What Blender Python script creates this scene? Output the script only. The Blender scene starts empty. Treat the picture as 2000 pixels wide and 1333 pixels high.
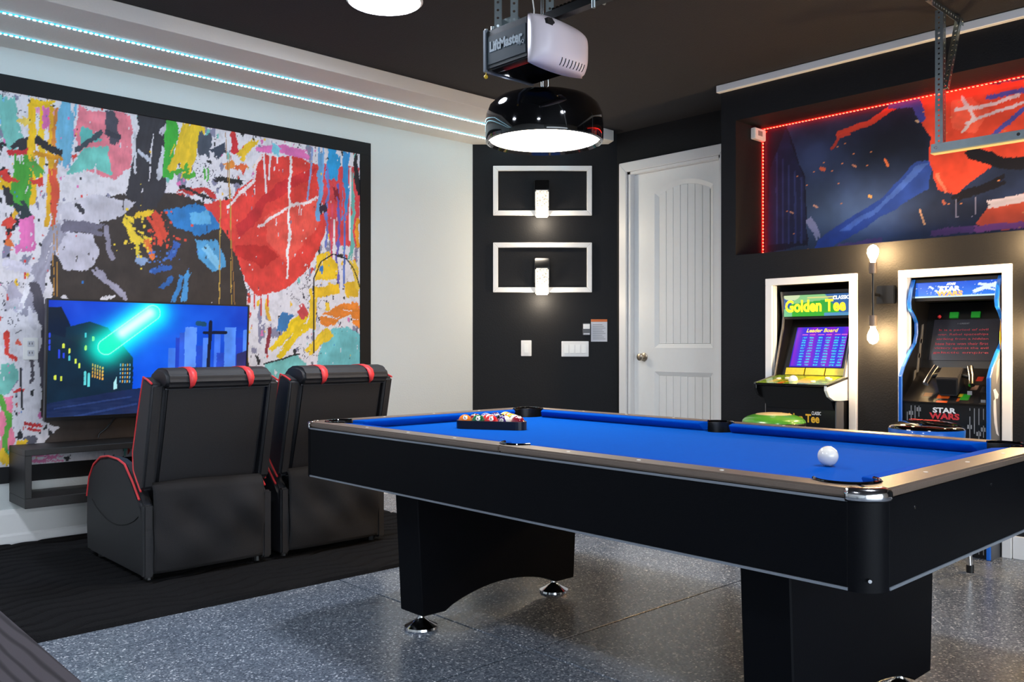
import bpy, bmesh, math, random
import numpy as np
from mathutils import Vector, Matrix

scene = bpy.context.scene
C = scene.collection
random.seed(7)

# ------------------------------------------------------------------ camera
cam_d = bpy.data.cameras.new('camera'); cam = bpy.data.objects.new('camera', cam_d); C.objects.link(cam)
cam_d.sensor_width = 36; cam_d.lens = 1702.8/2000*36; cam_d.shift_y = 11.1/2000
cam_d.clip_start = .02
cam.location = (0, 0, 1.06); cam.rotation_euler = (math.pi/2, 0, -math.radians(43.054))
scene.camera = cam
# ------------------------------------------------------------------ world / exposure
w = bpy.data.worlds.new('world'); scene.world = w; w.use_nodes = True
w.node_tree.nodes['Background'].inputs[0].default_value = (.80, .90, 1, 1)
w.node_tree.nodes['Background'].inputs[1].default_value = 6.5   # fill daylight through the unseen garage doorway, which is assumed open
vs = scene.view_settings
vs.view_transform = 'Standard'; vs.look = 'None'; vs.gamma = 1; vs.use_curve_mapping = False; vs.exposure = 0.15
# lamp levels (each is the light of a lamp built below)
L_DISC = 112; L_PEND = 30; L_LED = 5.2; L_RED = 9; L_BULB = 400; L_SCONCE = 2.4; P_SCONCE = 5.5

# ------------------------------------------------------------------ helpers
def lin(h):
    if isinstance(h, str):
        h = h.lstrip('#'); h = [int(h[i:i+2], 16)/255 for i in (0, 2, 4)]
    return tuple(c/12.92 if c <= .04045 else ((c+.055)/1.055)**2.4 for c in h)

MATS = {}
def mat(name, col, rough=.5, metal=0, var=0, vscale=8, bump=0, bscale=60, emit=0, coat=0, spec=.5, ecol=None):
    m = bpy.data.materials.new(name); m.use_nodes = True; MATS[name] = m
    nt = m.node_tree; b = nt.nodes['Principled BSDF']; c = lin(col)
    b.inputs['Base Color'].default_value = (*c, 1); b.inputs['Roughness'].default_value = rough
    b.inputs['Metallic'].default_value = metal; b.inputs['Coat Weight'].default_value = coat
    b.inputs['Specular IOR Level'].default_value = spec
    tc = nt.nodes.new('ShaderNodeTexCoord')
    if var or not bump:
        n = nt.nodes.new('ShaderNodeTexNoise'); n.inputs['Scale'].default_value = vscale; n.inputs['Detail'].default_value = 4
        nt.links.new(tc.outputs['Object'], n.inputs['Vector'])
        r = nt.nodes.new('ShaderNodeMix'); r.data_type = 'RGBA'
        v = max(var, .02)
        r.inputs[6].default_value = (*[x*(1-v) for x in c], 1); r.inputs[7].default_value = (*[min(1, x*(1+v)) for x in c], 1)
        nt.links.new(n.outputs['Fac'], r.inputs[0]); nt.links.new(r.outputs[2], b.inputs['Base Color'])
    if bump:
        n2 = nt.nodes.new('ShaderNodeTexNoise'); n2.inputs['Scale'].default_value = bscale; n2.inputs['Detail'].default_value = 3
        nt.links.new(tc.outputs['Object'], n2.inputs['Vector'])
        bp = nt.nodes.new('ShaderNodeBump'); bp.inputs['Strength'].default_value = bump; bp.inputs['Distance'].default_value = .004
        nt.links.new(n2.outputs['Fac'], bp.inputs['Height']); nt.links.new(bp.outputs['Normal'], b.inputs['Normal'])
    if emit:
        b.inputs['Emission Color'].default_value = (*lin(ecol or col), 1); b.inputs['Emission Strength'].default_value = emit
    return m

def print_mat(name, emit=0, rough=.5, base=1.0, spec=.3):
    """flat print: colour comes from the mesh's colour attribute"""
    m = bpy.data.materials.new(name); m.use_nodes = True; MATS[name] = m
    nt = m.node_tree; b = nt.nodes['Principled BSDF']; b.inputs['Roughness'].default_value = rough
    b.inputs['Specular IOR Level'].default_value = spec
    a = nt.nodes.new('ShaderNodeVertexColor'); a.layer_name = 'ink'
    if emit:
        b.inputs['Base Color'].default_value = (.01, .01, .012, 1)
        nt.links.new(a.outputs['Color'], b.inputs['Emission Color']); b.inputs['Emission Strength'].default_value = emit
    else:
        nt.links.new(a.outputs['Color'], b.inputs['Base Color'])
    return m

def root_of(o):
    while o.parent: o = o.parent
    return o

def tag(o, label=None, cat=None, group=None, kind=None):
    if label: o['label'] = label
    if cat: o['category'] = cat
    if group: o['group'] = group
    if kind: o['kind'] = kind
    return o

def thing(name, label, cat, loc=(0, 0, 0), rz=0, group=None, kind=None):
    o = bpy.data.objects.new(name, None); C.objects.link(o); o.location = loc; o.rotation_euler = (0, 0, rz)
    o.empty_display_size = .1
    return tag(o, label, cat, group, kind)

def link_mesh(name, me, m, parent=None, local=False):
    o = bpy.data.objects.new(name, me); C.objects.link(o)
    if m is not None: me.materials.append(MATS[m] if isinstance(m, str) else m)
    if parent is not None:
        o.parent = parent
        if not local:
            l = root_of(parent).location
            me.transform(Matrix.Translation((-l[0], -l[1], -l[2])))
    return o

class MB:
    def __init__(s): s.v = []; s.f = []
    def add(s, vs_, fs):
        n = len(s.v); s.v += [tuple(map(float, p)) for p in vs_]; s.f += [tuple(i+n for i in f) for f in fs]; return s
    def box(s, x0, x1, y0, y1, z0, z1):
        v = [(x, y, z) for z in (z0, z1) for y in (y0, y1) for x in (x0, x1)]
        return s.add(v, [(0, 2, 3, 1), (4, 5, 7, 6), (0, 1, 5, 4), (2, 6, 7, 3), (0, 4, 6, 2), (1, 3, 7, 5)])
    def prism(s, poly, axis, a, b):
        """poly: 2D points; axis 'x': (y,z), 'y': (x,z), 'z': (x,y)"""
        def P(p, t): return {'x': (t, p[0], p[1]), 'y': (p[0], t, p[1]), 'z': (p[0], p[1], t)}[axis]
        n = len(poly)
        v = [P(p, a) for p in poly]+[P(p, b) for p in poly]
        f = [tuple(range(n))[::-1], tuple(range(n, 2*n))]+[(i, (i+1) % n, n+(i+1) % n, n+i) for i in range(n)]
        return s.add(v, f)
    def lathe(s, prof, c=(0, 0, 0), seg=32, axis='z', a0=0, a1=2*math.pi):
        full = abs(a1-a0-2*math.pi) < 1e-6; k = seg if full else seg+1; m = len(prof); v = []; f = []
        for i in range(k):
            t = a0+(a1-a0)*i/seg
            for r, z in prof:
                q = (r*math.cos(t), r*math.sin(t), z)
                if axis == 'y': q = (q[0], q[2], q[1])
                if axis == 'x': q = (q[2], q[0], q[1])
                v.append((c[0]+q[0], c[1]+q[1], c[2]+q[2]))
        for i in range(seg):
            j = (i+1) % k
            for h in range(m-1): f.append((i*m+h, j*m+h, j*m+h+1, i*m+h+1))
        return s.add(v, f)
    def tube(s, pts, r, seg=8, closed=False, cap=True):
        pts = [Vector(p) for p in pts]; n = len(pts); v = []; f = []; up = Vector((0, 0, 1)); prev = None
        for i, p in enumerate(pts):
            if closed: d = pts[(i+1) % n]-pts[i-1]
            else: d = pts[min(i+1, n-1)]-pts[max(i-1, 0)]
            d.normalize()
            if prev is None:
                a = up if abs(d.z) < .9 else Vector((1, 0, 0)); x = d.cross(a).normalized()
            else: x = (prev-d*prev.dot(d)).normalized()
            prev = x; y = d.cross(x)
            for k in range(seg):
                t = 2*math.pi*k/seg; v.append(p+(x*math.cos(t)+y*math.sin(t))*r)
        m = n if closed else n-1
        for i in range(m):
            j = (i+1) % n
            for k in range(seg): f.append((i*seg+k, i*seg+(k+1) % seg, j*seg+(k+1) % seg, j*seg+k))
        if cap and not closed: f += [tuple(range(seg))[::-1], tuple(range((n-1)*seg, n*seg))]
        return s.add(v, f)
    def cyl(s, p, q, r, seg=16): return s.tube([p, q], r, seg)
    def sphere(s, c, r, seg=24, rings=16, sz=1):
        prof = [(r*math.sin(math.pi*i/rings), -r*sz*math.cos(math.pi*i/rings)) for i in range(rings+1)]
        prof[0] = (1e-5, prof[0][1]); prof[-1] = (1e-5, prof[-1][1])
        return s.lathe(prof, c, seg)
    def grid(s, fn, nu, nv):
        v = [fn(i/nu, j/nv) for j in range(nv+1) for i in range(nu+1)]
        f = [(j*(nu+1)+i, j*(nu+1)+i+1, (j+1)*(nu+1)+i+1, (j+1)*(nu+1)+i) for j in range(nv) for i in range(nu)]
        return s.add(v, f)
    def perf_strip(s, o, along, across, n, pitch, width, hole=.006):
        """flat steel strip with a row of round holes"""
        o, al, ac = Vector(o), Vector(along), Vector(across)
        for i in range(n):
            c = o+al*(pitch*(i+.5)); v = []
            for k in range(8):
                t = 2*math.pi*(k+.5)/8; v.append(c+al*(hole*math.cos(t))+ac*(hole*math.sin(t)))
            for k in range(8):
                t = 2*math.pi*(k+.5)/8; cx, cy = math.cos(t), math.sin(t); q = max(abs(cx), abs(cy))
                v.append(c+al*(pitch/2*(cx/q if abs(cx) > .7 else cx/q))+ac*(width/2*cy/q))
            for k, (a_, b_) in enumerate(((1, 1), (-1, 1), (-1, -1), (1, -1))):
                pass
            f = [(k, 8+k, 8+(k+1) % 8, (k+1) % 8) for k in range(8)]
            cor = [c+al*(pitch/2*a_)+ac*(width/2*b_) for a_, b_ in ((1, 1), (-1, 1), (-1, -1), (1, -1))]
            v += cor
            f += [(8, 16, 9), (10, 17, 11), (12, 18, 13), (14, 19, 15)]
            s.add(v, f)
        return s
    def build(s, name, m, parent=None, bevel=0, seg=2, smooth=False, local=False, solid=0):
        me = bpy.data.meshes.new(name); bm = bmesh.new()
        vv = [bm.verts.new(p) for p in s.v]
        for f in s.f:
            try: bm.faces.new([vv[i] for i in f])
            except ValueError: pass
        bmesh.ops.remove_doubles(bm, verts=bm.verts, dist=1e-6)
        bmesh.ops.recalc_face_normals(bm, faces=bm.faces)
        if bevel:
            es = [e for e in bm.edges if len(e.link_faces) == 2 and e.calc_face_angle(0) > .5]
            bmesh.ops.bevel(bm, geom=es, offset=bevel, segments=seg, affect='EDGES', clamp_overlap=True)
        for f in bm.faces: f.smooth = smooth
        bm.to_mesh(me); bm.free()
        if smooth:
            try: me.set_sharp_from_angle(angle=math.radians(40))
            except Exception: pass
        o = link_mesh(name, me, m, parent, local)
        if solid:
            md = o.modifiers.new('thick', 'SOLIDIFY'); md.thickness = solid; md.offset = 0
        return o

def text(name, s, m, parent, origin, right, up, width, height, bold=0, shear=0, depth=.001, local=False, spacing=1):
    cu = bpy.data.curves.new(name, 'FONT'); cu.body = s; cu.size = 1; cu.offset = bold; cu.shear = shear; cu.extrude = .01
    cu.resolution_u = 3; cu.space_character = spacing
    tmp = bpy.data.objects.new('tmp_text', cu); C.objects.link(tmp)
    dg = bpy.context.evaluated_depsgraph_get(); me = bpy.data.meshes.new_from_object(tmp.evaluated_get(dg))
    bpy.data.objects.remove(tmp); me.name = name
    n = len(me.vertices); co = np.empty(n*3); me.vertices.foreach_get('co', co); co = co.reshape(-1, 3)
    lo, hi = co.min(0), co.max(0); q = (co-lo)/np.maximum(hi-lo, 1e-6)
    R, U = np.array(Vector(right).normalized()), np.array(Vector(up).normalized()); N = np.cross(R, U)
    w3 = np.array(origin)+q[:, :1]*width*R+q[:, 1:2]*height*U+(q[:, 2:]*depth)*N
    me.vertices.foreach_set('co', w3.ravel()); me.update(); me.materials.clear()
    return link_mesh(name, me, m, parent, local)

def copy_tree(o, parent=None):
    c = o.copy(); C.objects.link(c); c.parent = parent
    for ch in list(o.children):
        copy_tree(ch, c)
    return c

# ---- painted prints: colours worked out on a fine grid and kept on the mesh
rs = np.random.RandomState(5)
def vnoise(X, Y, sc, seed=0, oct=3):
    out = np.zeros_like(X); amp = 1; tot = 0
    for o in range(oct):
        r = np.random.RandomState(seed*31+o); T = r.rand(64, 64)
        x, y = X*sc, Y*sc; xi, yi = np.floor(x).astype(int), np.floor(y).astype(int); fx, fy = x-xi, y-yi
        fx, fy = fx*fx*(3-2*fx), fy*fy*(3-2*fy)
        g = lambda a, b: T[a % 64, b % 64]
        out += amp*((g(xi, yi)*(1-fx)+g(xi+1, yi)*fx)*(1-fy)+(g(xi, yi+1)*(1-fx)+g(xi+1, yi+1)*fx)*fy)
        tot += amp; amp *= .5; sc *= 2
    return out/tot
def hexc(h):
    h = h.lstrip('#'); return np.array([int(h[i:i+2], 16)/255 for i in (0, 2, 4)])
def poly_mask(X, Y, pts):
    m = np.zeros(X.shape, bool); n = len(pts)
    for i in range(n):
        x0, y0 = pts[i]; x1, y1 = pts[i-1]
        if y0 == y1: continue
        c = ((y0 > Y) != (y1 > Y)) & (X < (x1-x0)*(Y-y0)/(y1-y0)+x0); m ^= c
    return m
def line_dist(X, Y, pts):
    d = np.full(X.shape, 9.)
    for (x0, y0), (x1, y1) in zip(pts[:-1], pts[1:]):
        dx, dy = x1-x0, y1-y0; t = np.clip(((X-x0)*dx+(Y-y0)*dy)/(dx*dx+dy*dy+1e-9), 0, 1)
        d = np.minimum(d, np.hypot(X-x0-t*dx, Y-y0-t*dy))
    return d
def paint(items, X, Y, img, warp=.02, dry=.0, wsc=9):
    """lay strokes and patches over img; warp roughens their outlines, dry lets the bristles skip"""
    wx = [X+warp*(vnoise(X, Y, wsc, 11+k)-.5)*2+warp*.55*(vnoise(X, Y, wsc*7, 14+k)-.5) for k in range(3)]
    wy = [Y+warp*(vnoise(X, Y, wsc, 21+k)-.5)*2+warp*.9*(vnoise(X*2.5, Y*.6, wsc*6, 24+k)-.5) for k in range(3)]
    dn = vnoise(X*2.2, Y*.6, 30, 41, 3); tone = vnoise(X, Y, 14, 51, 3)
    for i, (k, pts, wd, col) in enumerate(items):
        xs = [p[0] for p in pts]; ys = [p[1] for p in pts]; mg = wd/2+warp*2+.02
        bb = (X > min(xs)-mg) & (X < max(xs)+mg) & (Y > min(ys)-mg) & (Y < max(ys)+mg)
        if not bb.any(): continue
        a = .25 if (k == 's' and wd < .015) else 1
        x = (X+(wx[i % 3]-X)*a)[bb]; y = (Y+(wy[i % 3]-Y)*a)[bb]; tn = tone[bb]
        if k == 'p':
            m = poly_mask(x, y, pts)
            if dry: m &= dn[bb] > dry*(.45 if i == 0 else .85)
        elif dry and wd > .03:
            (x0, y0), (x1, y1) = pts[0], pts[-1]; L = math.hypot(x1-x0, y1-y0)+1e-6; ux, uy = (x1-x0)/L, (y1-y0)/L
            al = ((x-x0)*ux+(y-y0)*uy)/L; d = line_dist(x, y, pts); la = (x-x0)*uy-(y-y0)*ux
            br = vnoise(la*60+i*7, al*1.5+i, 1, 95, 2); end = np.clip(np.abs(al-.5)*2, 0, 1.4)
            m = (d < wd/2*(.72+.55*br)) & (br > dry*.9+.42*np.clip(end-.55, 0, 1)) & (np.abs(al-.5) < .5+.35*wd/L*br)
            if len(pts) > 2: m = (d < wd/2*(.72+.55*br)) & (br > dry)
            tn = .5*tn+.5*br
        else: m = line_dist(x, y, pts) < wd/2
        c = hexc(col)*(1+.34*(tn[m][:, None]-.5))
        sub = img[bb]; sub[m] = np.clip(c, 0, 1); img[bb] = sub
    return img
def print_grid(name, origin, right, up, u0, u1, v0, v1, res, painter, m, parent, local=False):
    nu, nv = max(2, int(round((u1-u0)/res))), max(2, int(round((v1-v0)/res)))
    U, V = np.meshgrid(np.linspace(u0, u1, nu+1), np.linspace(v0, v1, nv+1))
    img = np.clip(painter(U, V), 0, 1)
    co = np.array(origin)+U[..., None]*np.array(right)+V[..., None]*np.array(up)
    me = bpy.data.meshes.new(name); nV = (nu+1)*(nv+1); nF = nu*nv
    me.vertices.add(nV); me.vertices.foreach_set('co', co.reshape(-1).astype(np.float32))
    i = np.arange(nF); r, c_ = i//nu, i % nu; a = r*(nu+1)+c_
    idx = np.stack([a, a+1, a+nu+2, a+nu+1], 1).reshape(-1)
    me.loops.add(nF*4); me.loops.foreach_set('vertex_index', idx.astype(np.int32))
    me.polygons.add(nF); me.polygons.foreach_set('loop_start', (np.arange(nF)*4).astype(np.int32))
    me.update(calc_edges=True)
    at = me.color_attributes.new('ink', 'FLOAT_COLOR', 'POINT')
    s = img.reshape(-1, 3); l = np.where(s <= .04045, s/12.92, ((s+.055)/1.055)**2.4)
    at.data.foreach_set('color', np.concatenate([l, np.ones((nV, 1))], 1).reshape(-1).astype(np.float32))
    return link_mesh(name, me, m, parent, local)

# ------------------------------------------------------------------ materials
mat('wall_white', '#d3d8d7', .75, bump=.25, bscale=90, var=.03, vscale=1.5)
mat('trim_white', '#efedeb', .4, var=.02)
mat('wall_black', '#121317', .7, bump=.35, bscale=110, var=.08, vscale=3, spec=.3)
mat('ceiling_dark', '#242123', .85, bump=.5, bscale=130, var=.1, vscale=20)
mat('soffit_paint', '#e4dfd8', .8, bump=.15, bscale=90, var=.03)
mat('frame_black', '#0e0f13', .6, var=.05, spec=.3)
mat('door_white', '#f0f0ee', .42, var=.02, vscale=30)
mat('chrome', '#d8d8da', .12, 1, var=.03)
mat('satin_metal', '#b9ab98', .3, 1, var=.03)
mat('galvanised', '#a9b4b6', .38, 1, var=.12, vscale=40)
mat('leather', '#1b1b1f', .52, bump=.45, bscale=420, var=.08, vscale=12)
mat('skirt_cloth', '#171619', .8, bump=.5, bscale=500, var=.1, vscale=10)
mat('red_trim', '#e03a3e', .45, var=.04)
mat('seam', '#09090b', .7, var=.02)
mat('table_black', '#05060a', .5, bump=.08, bscale=300, var=.06, spec=.1)
mat('rail_black', '#65564b', .42, bump=.2, bscale=260, var=.1, vscale=20, spec=.8)
mat('plastic_black', '#0b0b0d', .35, var=.03)
mat('gloss_black', '#060607', .06, coat=.6, var=.02)
mat('silver_edge', '#868c95', .35, .35, var=.03)
mat('felt', '#0052b2', 1, bump=.15, bscale=700, var=.05, vscale=30, spec=.05)
mat('felt_cushion', '#004cb0', 1, bump=.15, bscale=700, var=.05, vscale=30, spec=.05)
mat('sight', '#dcd8d0', .3, var=.02)
mat('wood_dark', '#1b1919', .5, var=.15, vscale=20)
mat('lamp_glow', '#fff6ea', .4, emit=L_PEND, ecol='#fff1de')
mat('disc_glow', '#ffffff', .4, emit=L_DISC, ecol='#e6efff')
mat('bulb_glow', '#ffe2a8', .2, emit=L_BULB, ecol='#ffd394')
mat('led_white', '#d8f6ff', .4, emit=L_LED*3.5, ecol='#b8ecff')
mat('led_tape', '#3fb4d4', .4, emit=L_LED*.25, ecol='#2aa8dc')
mat('led_red', '#ff8070', .4, emit=L_RED*2.5, ecol='#ff3020')
mat('led_red_tape', '#ff1a10', .4, emit=L_RED*.6, ecol='#ff0806')
mat('opener_grey', '#131a20', .45, bump=.2, bscale=300, var=.05)
mat('opener_label', '#0c2a36', .5, var=.03)
mat('opener_lens', '#ded2d6', .35, var=.02)
mat('paper', '#cfcfd6', .7, var=.03)
mat('paper_orange', '#d2703a', .7, var=.05)
mat('blue_plastic', '#1668cf', .3, coat=.3, var=.03)
mat('green_vinyl', '#4e9a2e', .3, coat=.5, var=.25, vscale=9)
mat('cream_vinyl', '#d8c592', .35, coat=.4, var=.1)
mat('yellow_ink', '#f2d21e', .5, var=.05, emit=1.0)
mat('gold_ink', '#e8b030', .5, var=.1)
mat('white_ink', '#f4f2f0', .5, var=.02)
mat('glow_white_ink', '#ffffff', .5, var=.02, emit=1.1)
mat('glow_orange_ink', '#f08a4a', .5, var=.1, emit=.9)
mat('red_ink', '#d8323a', .5, var=.05)
mat('grey_ink', '#8a8a8c', .5, var=.1)
mat('cyan_ink', '#40c8e0', .5, emit=.9, var=.02)
mat('pink_ink', '#d070d8', .5, emit=.7, var=.02)
mat('dim_red_ink', '#8c2230', .5, emit=.35, var=.02)
mat('screen_green', '#1e9a2c', .4, emit=.25, var=.02)
mat('button_white', '#f2efe6', .25, var=.02)
mat('yoke_grey', '#2c2c2f', .4, var=.05)
mat('grey_laminate', '#55565a', .45, var=.05)
mat('yellow_card', '#c9b61e', .35, var=.25, vscale=60, emit=.12)
mat('yellow_tag', '#d8b020', .5, var=.05)
print_mat('mural_print', 0, .55); print_mat('tv_screen', 1.0, .12, spec=.5); print_mat('lit_print', 1.0, .2); print_mat('gloss_print', 0, .15, spec=.5)

def special_mats():
    # epoxy floor with mineral flakes
    m = bpy.data.materials.new('epoxy'); m.use_nodes = True; MATS['epoxy'] = m; nt = m.node_tree; b = nt.nodes['Principled BSDF']
    tc = nt.nodes.new('ShaderNodeTexCoord')
    vo = nt.nodes.new('ShaderNodeTexVoronoi'); vo.inputs['Scale'].default_value = 170; nt.links.new(tc.outputs['Object'], vo.inputs['Vector'])
    sep = nt.nodes.new('ShaderNodeSeparateColor'); nt.links.new(vo.outputs['Color'], sep.inputs[0])
    ramp = nt.nodes.new('ShaderNodeValToRGB'); ramp.color_ramp.interpolation = 'CONSTANT'
    e = ramp.color_ramp.elements; e[0].position = 0; e[0].color = (*lin('#5d6672'), 1); e[1].position = .3; e[1].color = (*lin('#747d8a'), 1)
    for p, c in ((.62, '#858e9a'), (.86, '#a2a9b3'), (.95, '#e2e6ec')):
        k = e.new(p); k.color = (*lin(c), 1)
    nt.links.new(sep.outputs[0], ramp.inputs[0])
    n = nt.nodes.new('ShaderNodeTexNoise'); n.inputs['Scale'].default_value = 1.6; n.inputs['Detail'].default_value = 6; nt.links.new(tc.outputs['Object'], n.inputs['Vector'])
    mx = nt.nodes.new('ShaderNodeMix'); mx.data_type = 'RGBA'; mx.blend_type = 'MULTIPLY'; mx.inputs[0].default_value = .3
    nt.links.new(ramp.outputs[0], mx.inputs[6]); nt.links.new(n.outputs['Fac'], mx.inputs[7]); nt.links.new(mx.outputs[2], b.inputs['Base Color'])
    r2 = nt.nodes.new('ShaderNodeMapRange'); r2.inputs[3].default_value = .16; r2.inputs[4].default_value = .34; nt.links.new(n.outputs['Fac'], r2.inputs[0]); nt.links.new(r2.outputs[0], b.inputs['Roughness'])
    n3 = nt.nodes.new('ShaderNodeTexNoise'); n3.inputs['Scale'].default_value = 40; nt.links.new(tc.outputs['Object'], n3.inputs['Vector'])
    bp = nt.nodes.new('ShaderNodeBump'); bp.inputs['Strength'].default_value = .12; bp.inputs['Distance'].default_value = .004; nt.links.new(n3.outputs['Fac'], bp.inputs['Height']); nt.links.new(bp.outputs['Normal'], b.inputs['Normal'])
    # dark stained wood with long grain
    m = bpy.data.materials.new('wood_grain'); m.use_nodes = True; MATS['wood_grain'] = m; nt = m.node_tree; b = nt.nodes['Principled BSDF']; b.inputs['Roughness'].default_value = .7; b.inputs['Specular IOR Level'].default_value = .2
    tc = nt.nodes.new('ShaderNodeTexCoord'); mp = nt.nodes.new('ShaderNodeMapping'); mp.inputs['Scale'].default_value = (9, 1.1, 9); nt.links.new(tc.outputs['Object'], mp.inputs['Vector'])
    wv = nt.nodes.new('ShaderNodeTexWave'); wv.bands_direction = 'X'; wv.inputs['Scale'].default_value = 2.6; wv.inputs['Distortion'].default_value = 7; wv.inputs['Detail'].default_value = 3; wv.inputs['Detail Scale'].default_value = .7; nt.links.new(mp.outputs[0], wv.inputs['Vector'])
    rp = nt.nodes.new('ShaderNodeValToRGB'); rp.color_ramp.elements[0].position = .02; rp.color_ramp.elements[0].color = (*lin('#221d20'), 1); rp.color_ramp.elements[1].position = .45; rp.color_ramp.elements[1].color = (*lin('#403a3e'), 1)
    nt.links.new(wv.outputs['Fac'], rp.inputs[0]); nt.links.new(rp.outputs[0], b.inputs['Base Color'])
    # black pile rug
    m = bpy.data.materials.new('rug_pile'); m.use_nodes = True; MATS['rug_pile'] = m; nt = m.node_tree; b = nt.nodes['Principled BSDF']; b.inputs['Roughness'].default_value = 1; b.inputs['Specular IOR Level'].default_value = .1
    tc = nt.nodes.new('ShaderNodeTexCoord'); n = nt.nodes.new('ShaderNodeTexNoise'); n.inputs['Scale'].default_value = 260; nt.links.new(tc.outputs['Object'], n.inputs['Vector'])
    rp = nt.nodes.new('ShaderNodeValToRGB'); rp.color_ramp.elements[0].color = (.004, .004, .005, 1); rp.color_ramp.elements[1].color = (.017, .0165, .017, 1); nt.links.new(n.outputs['Fac'], rp.inputs[0]); nt.links.new(rp.outputs[0], b.inputs['Base Color'])
    bp = nt.nodes.new('ShaderNodeBump'); bp.inputs['Strength'].default_value = .8; bp.inputs['Distance'].default_value = .006; nt.links.new(n.outputs['Fac'], bp.inputs['Height']); nt.links.new(bp.outputs['Normal'], b.inputs['Normal'])
    # lit bubble glass of the sconces
    m = bpy.data.materials.new('bubble_glass'); m.use_nodes = True; MATS['bubble_glass'] = m; nt = m.node_tree; b = nt.nodes['Principled BSDF']; b.inputs['Roughness'].default_value = .1
    tc = nt.nodes.new('ShaderNodeTexCoord'); vo = nt.nodes.new('ShaderNodeTexVoronoi'); vo.inputs['Scale'].default_value = 55; nt.links.new(tc.outputs['Object'], vo.inputs['Vector'])
    rp = nt.nodes.new('ShaderNodeValToRGB'); rp.color_ramp.elements[0].color = (.28, .24, .18, 1); rp.color_ramp.elements[0].position = .12; rp.color_ramp.elements[1].color = (1, .93, .8, 1); rp.color_ramp.elements[1].position = .5
    nt.links.new(vo.outputs['Distance'], rp.inputs[0]); nt.links.new(rp.outputs[0], b.inputs['Emission Color']); b.inputs['Emission Strength'].default_value = L_SCONCE * .35
    b.inputs['Base Color'].default_value = (.35, .34, .32, 1)
    # striped / solid billiard balls
    def ball_mat(name, col, stripe):
        m = bpy.data.materials.new(name); m.use_nodes = True; MATS[name] = m; nt = m.node_tree; b = nt.nodes['Principled BSDF']
        b.inputs['Roughness'].default_value = .08; b.inputs['Coat Weight'].default_value = .5
        if not stripe: b.inputs['Base Color'].default_value = (*lin(col), 1); return
        tc = nt.nodes.new('ShaderNodeTexCoord'); sp = nt.nodes.new('ShaderNodeSeparateXYZ'); nt.links.new(tc.outputs['Object'], sp.inputs[0])
        a = nt.nodes.new('ShaderNodeMath'); a.operation = 'ABSOLUTE'; nt.links.new(sp.outputs[2], a.inputs[0])
        g = nt.nodes.new('ShaderNodeMath'); g.operation = 'GREATER_THAN'; g.inputs[1].default_value = .0155; nt.links.new(a.outputs[0], g.inputs[0])
        x = nt.nodes.new('ShaderNodeMix'); x.data_type = 'RGBA'; x.inputs[6].default_value = (*lin(col), 1); x.inputs[7].default_value = (*lin('#efe8da'), 1)
        nt.links.new(g.outputs[0], x.inputs[0]); nt.links.new(x.outputs[2], b.inputs['Base Color'])
    for nm, c in BALLS.items():
        ball_mat('ball_'+nm, c, 0); ball_mat('stripe_'+nm, c, 1)
BALLS = dict(yellow='#f0c020', blue='#1a3ea8', red='#d8262a', purple='#4a2470', orange='#ee7a20', green='#12643a', maroon='#8a1626', black='#0c0c0e', cue='#eee6d8')
special_mats()
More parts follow.
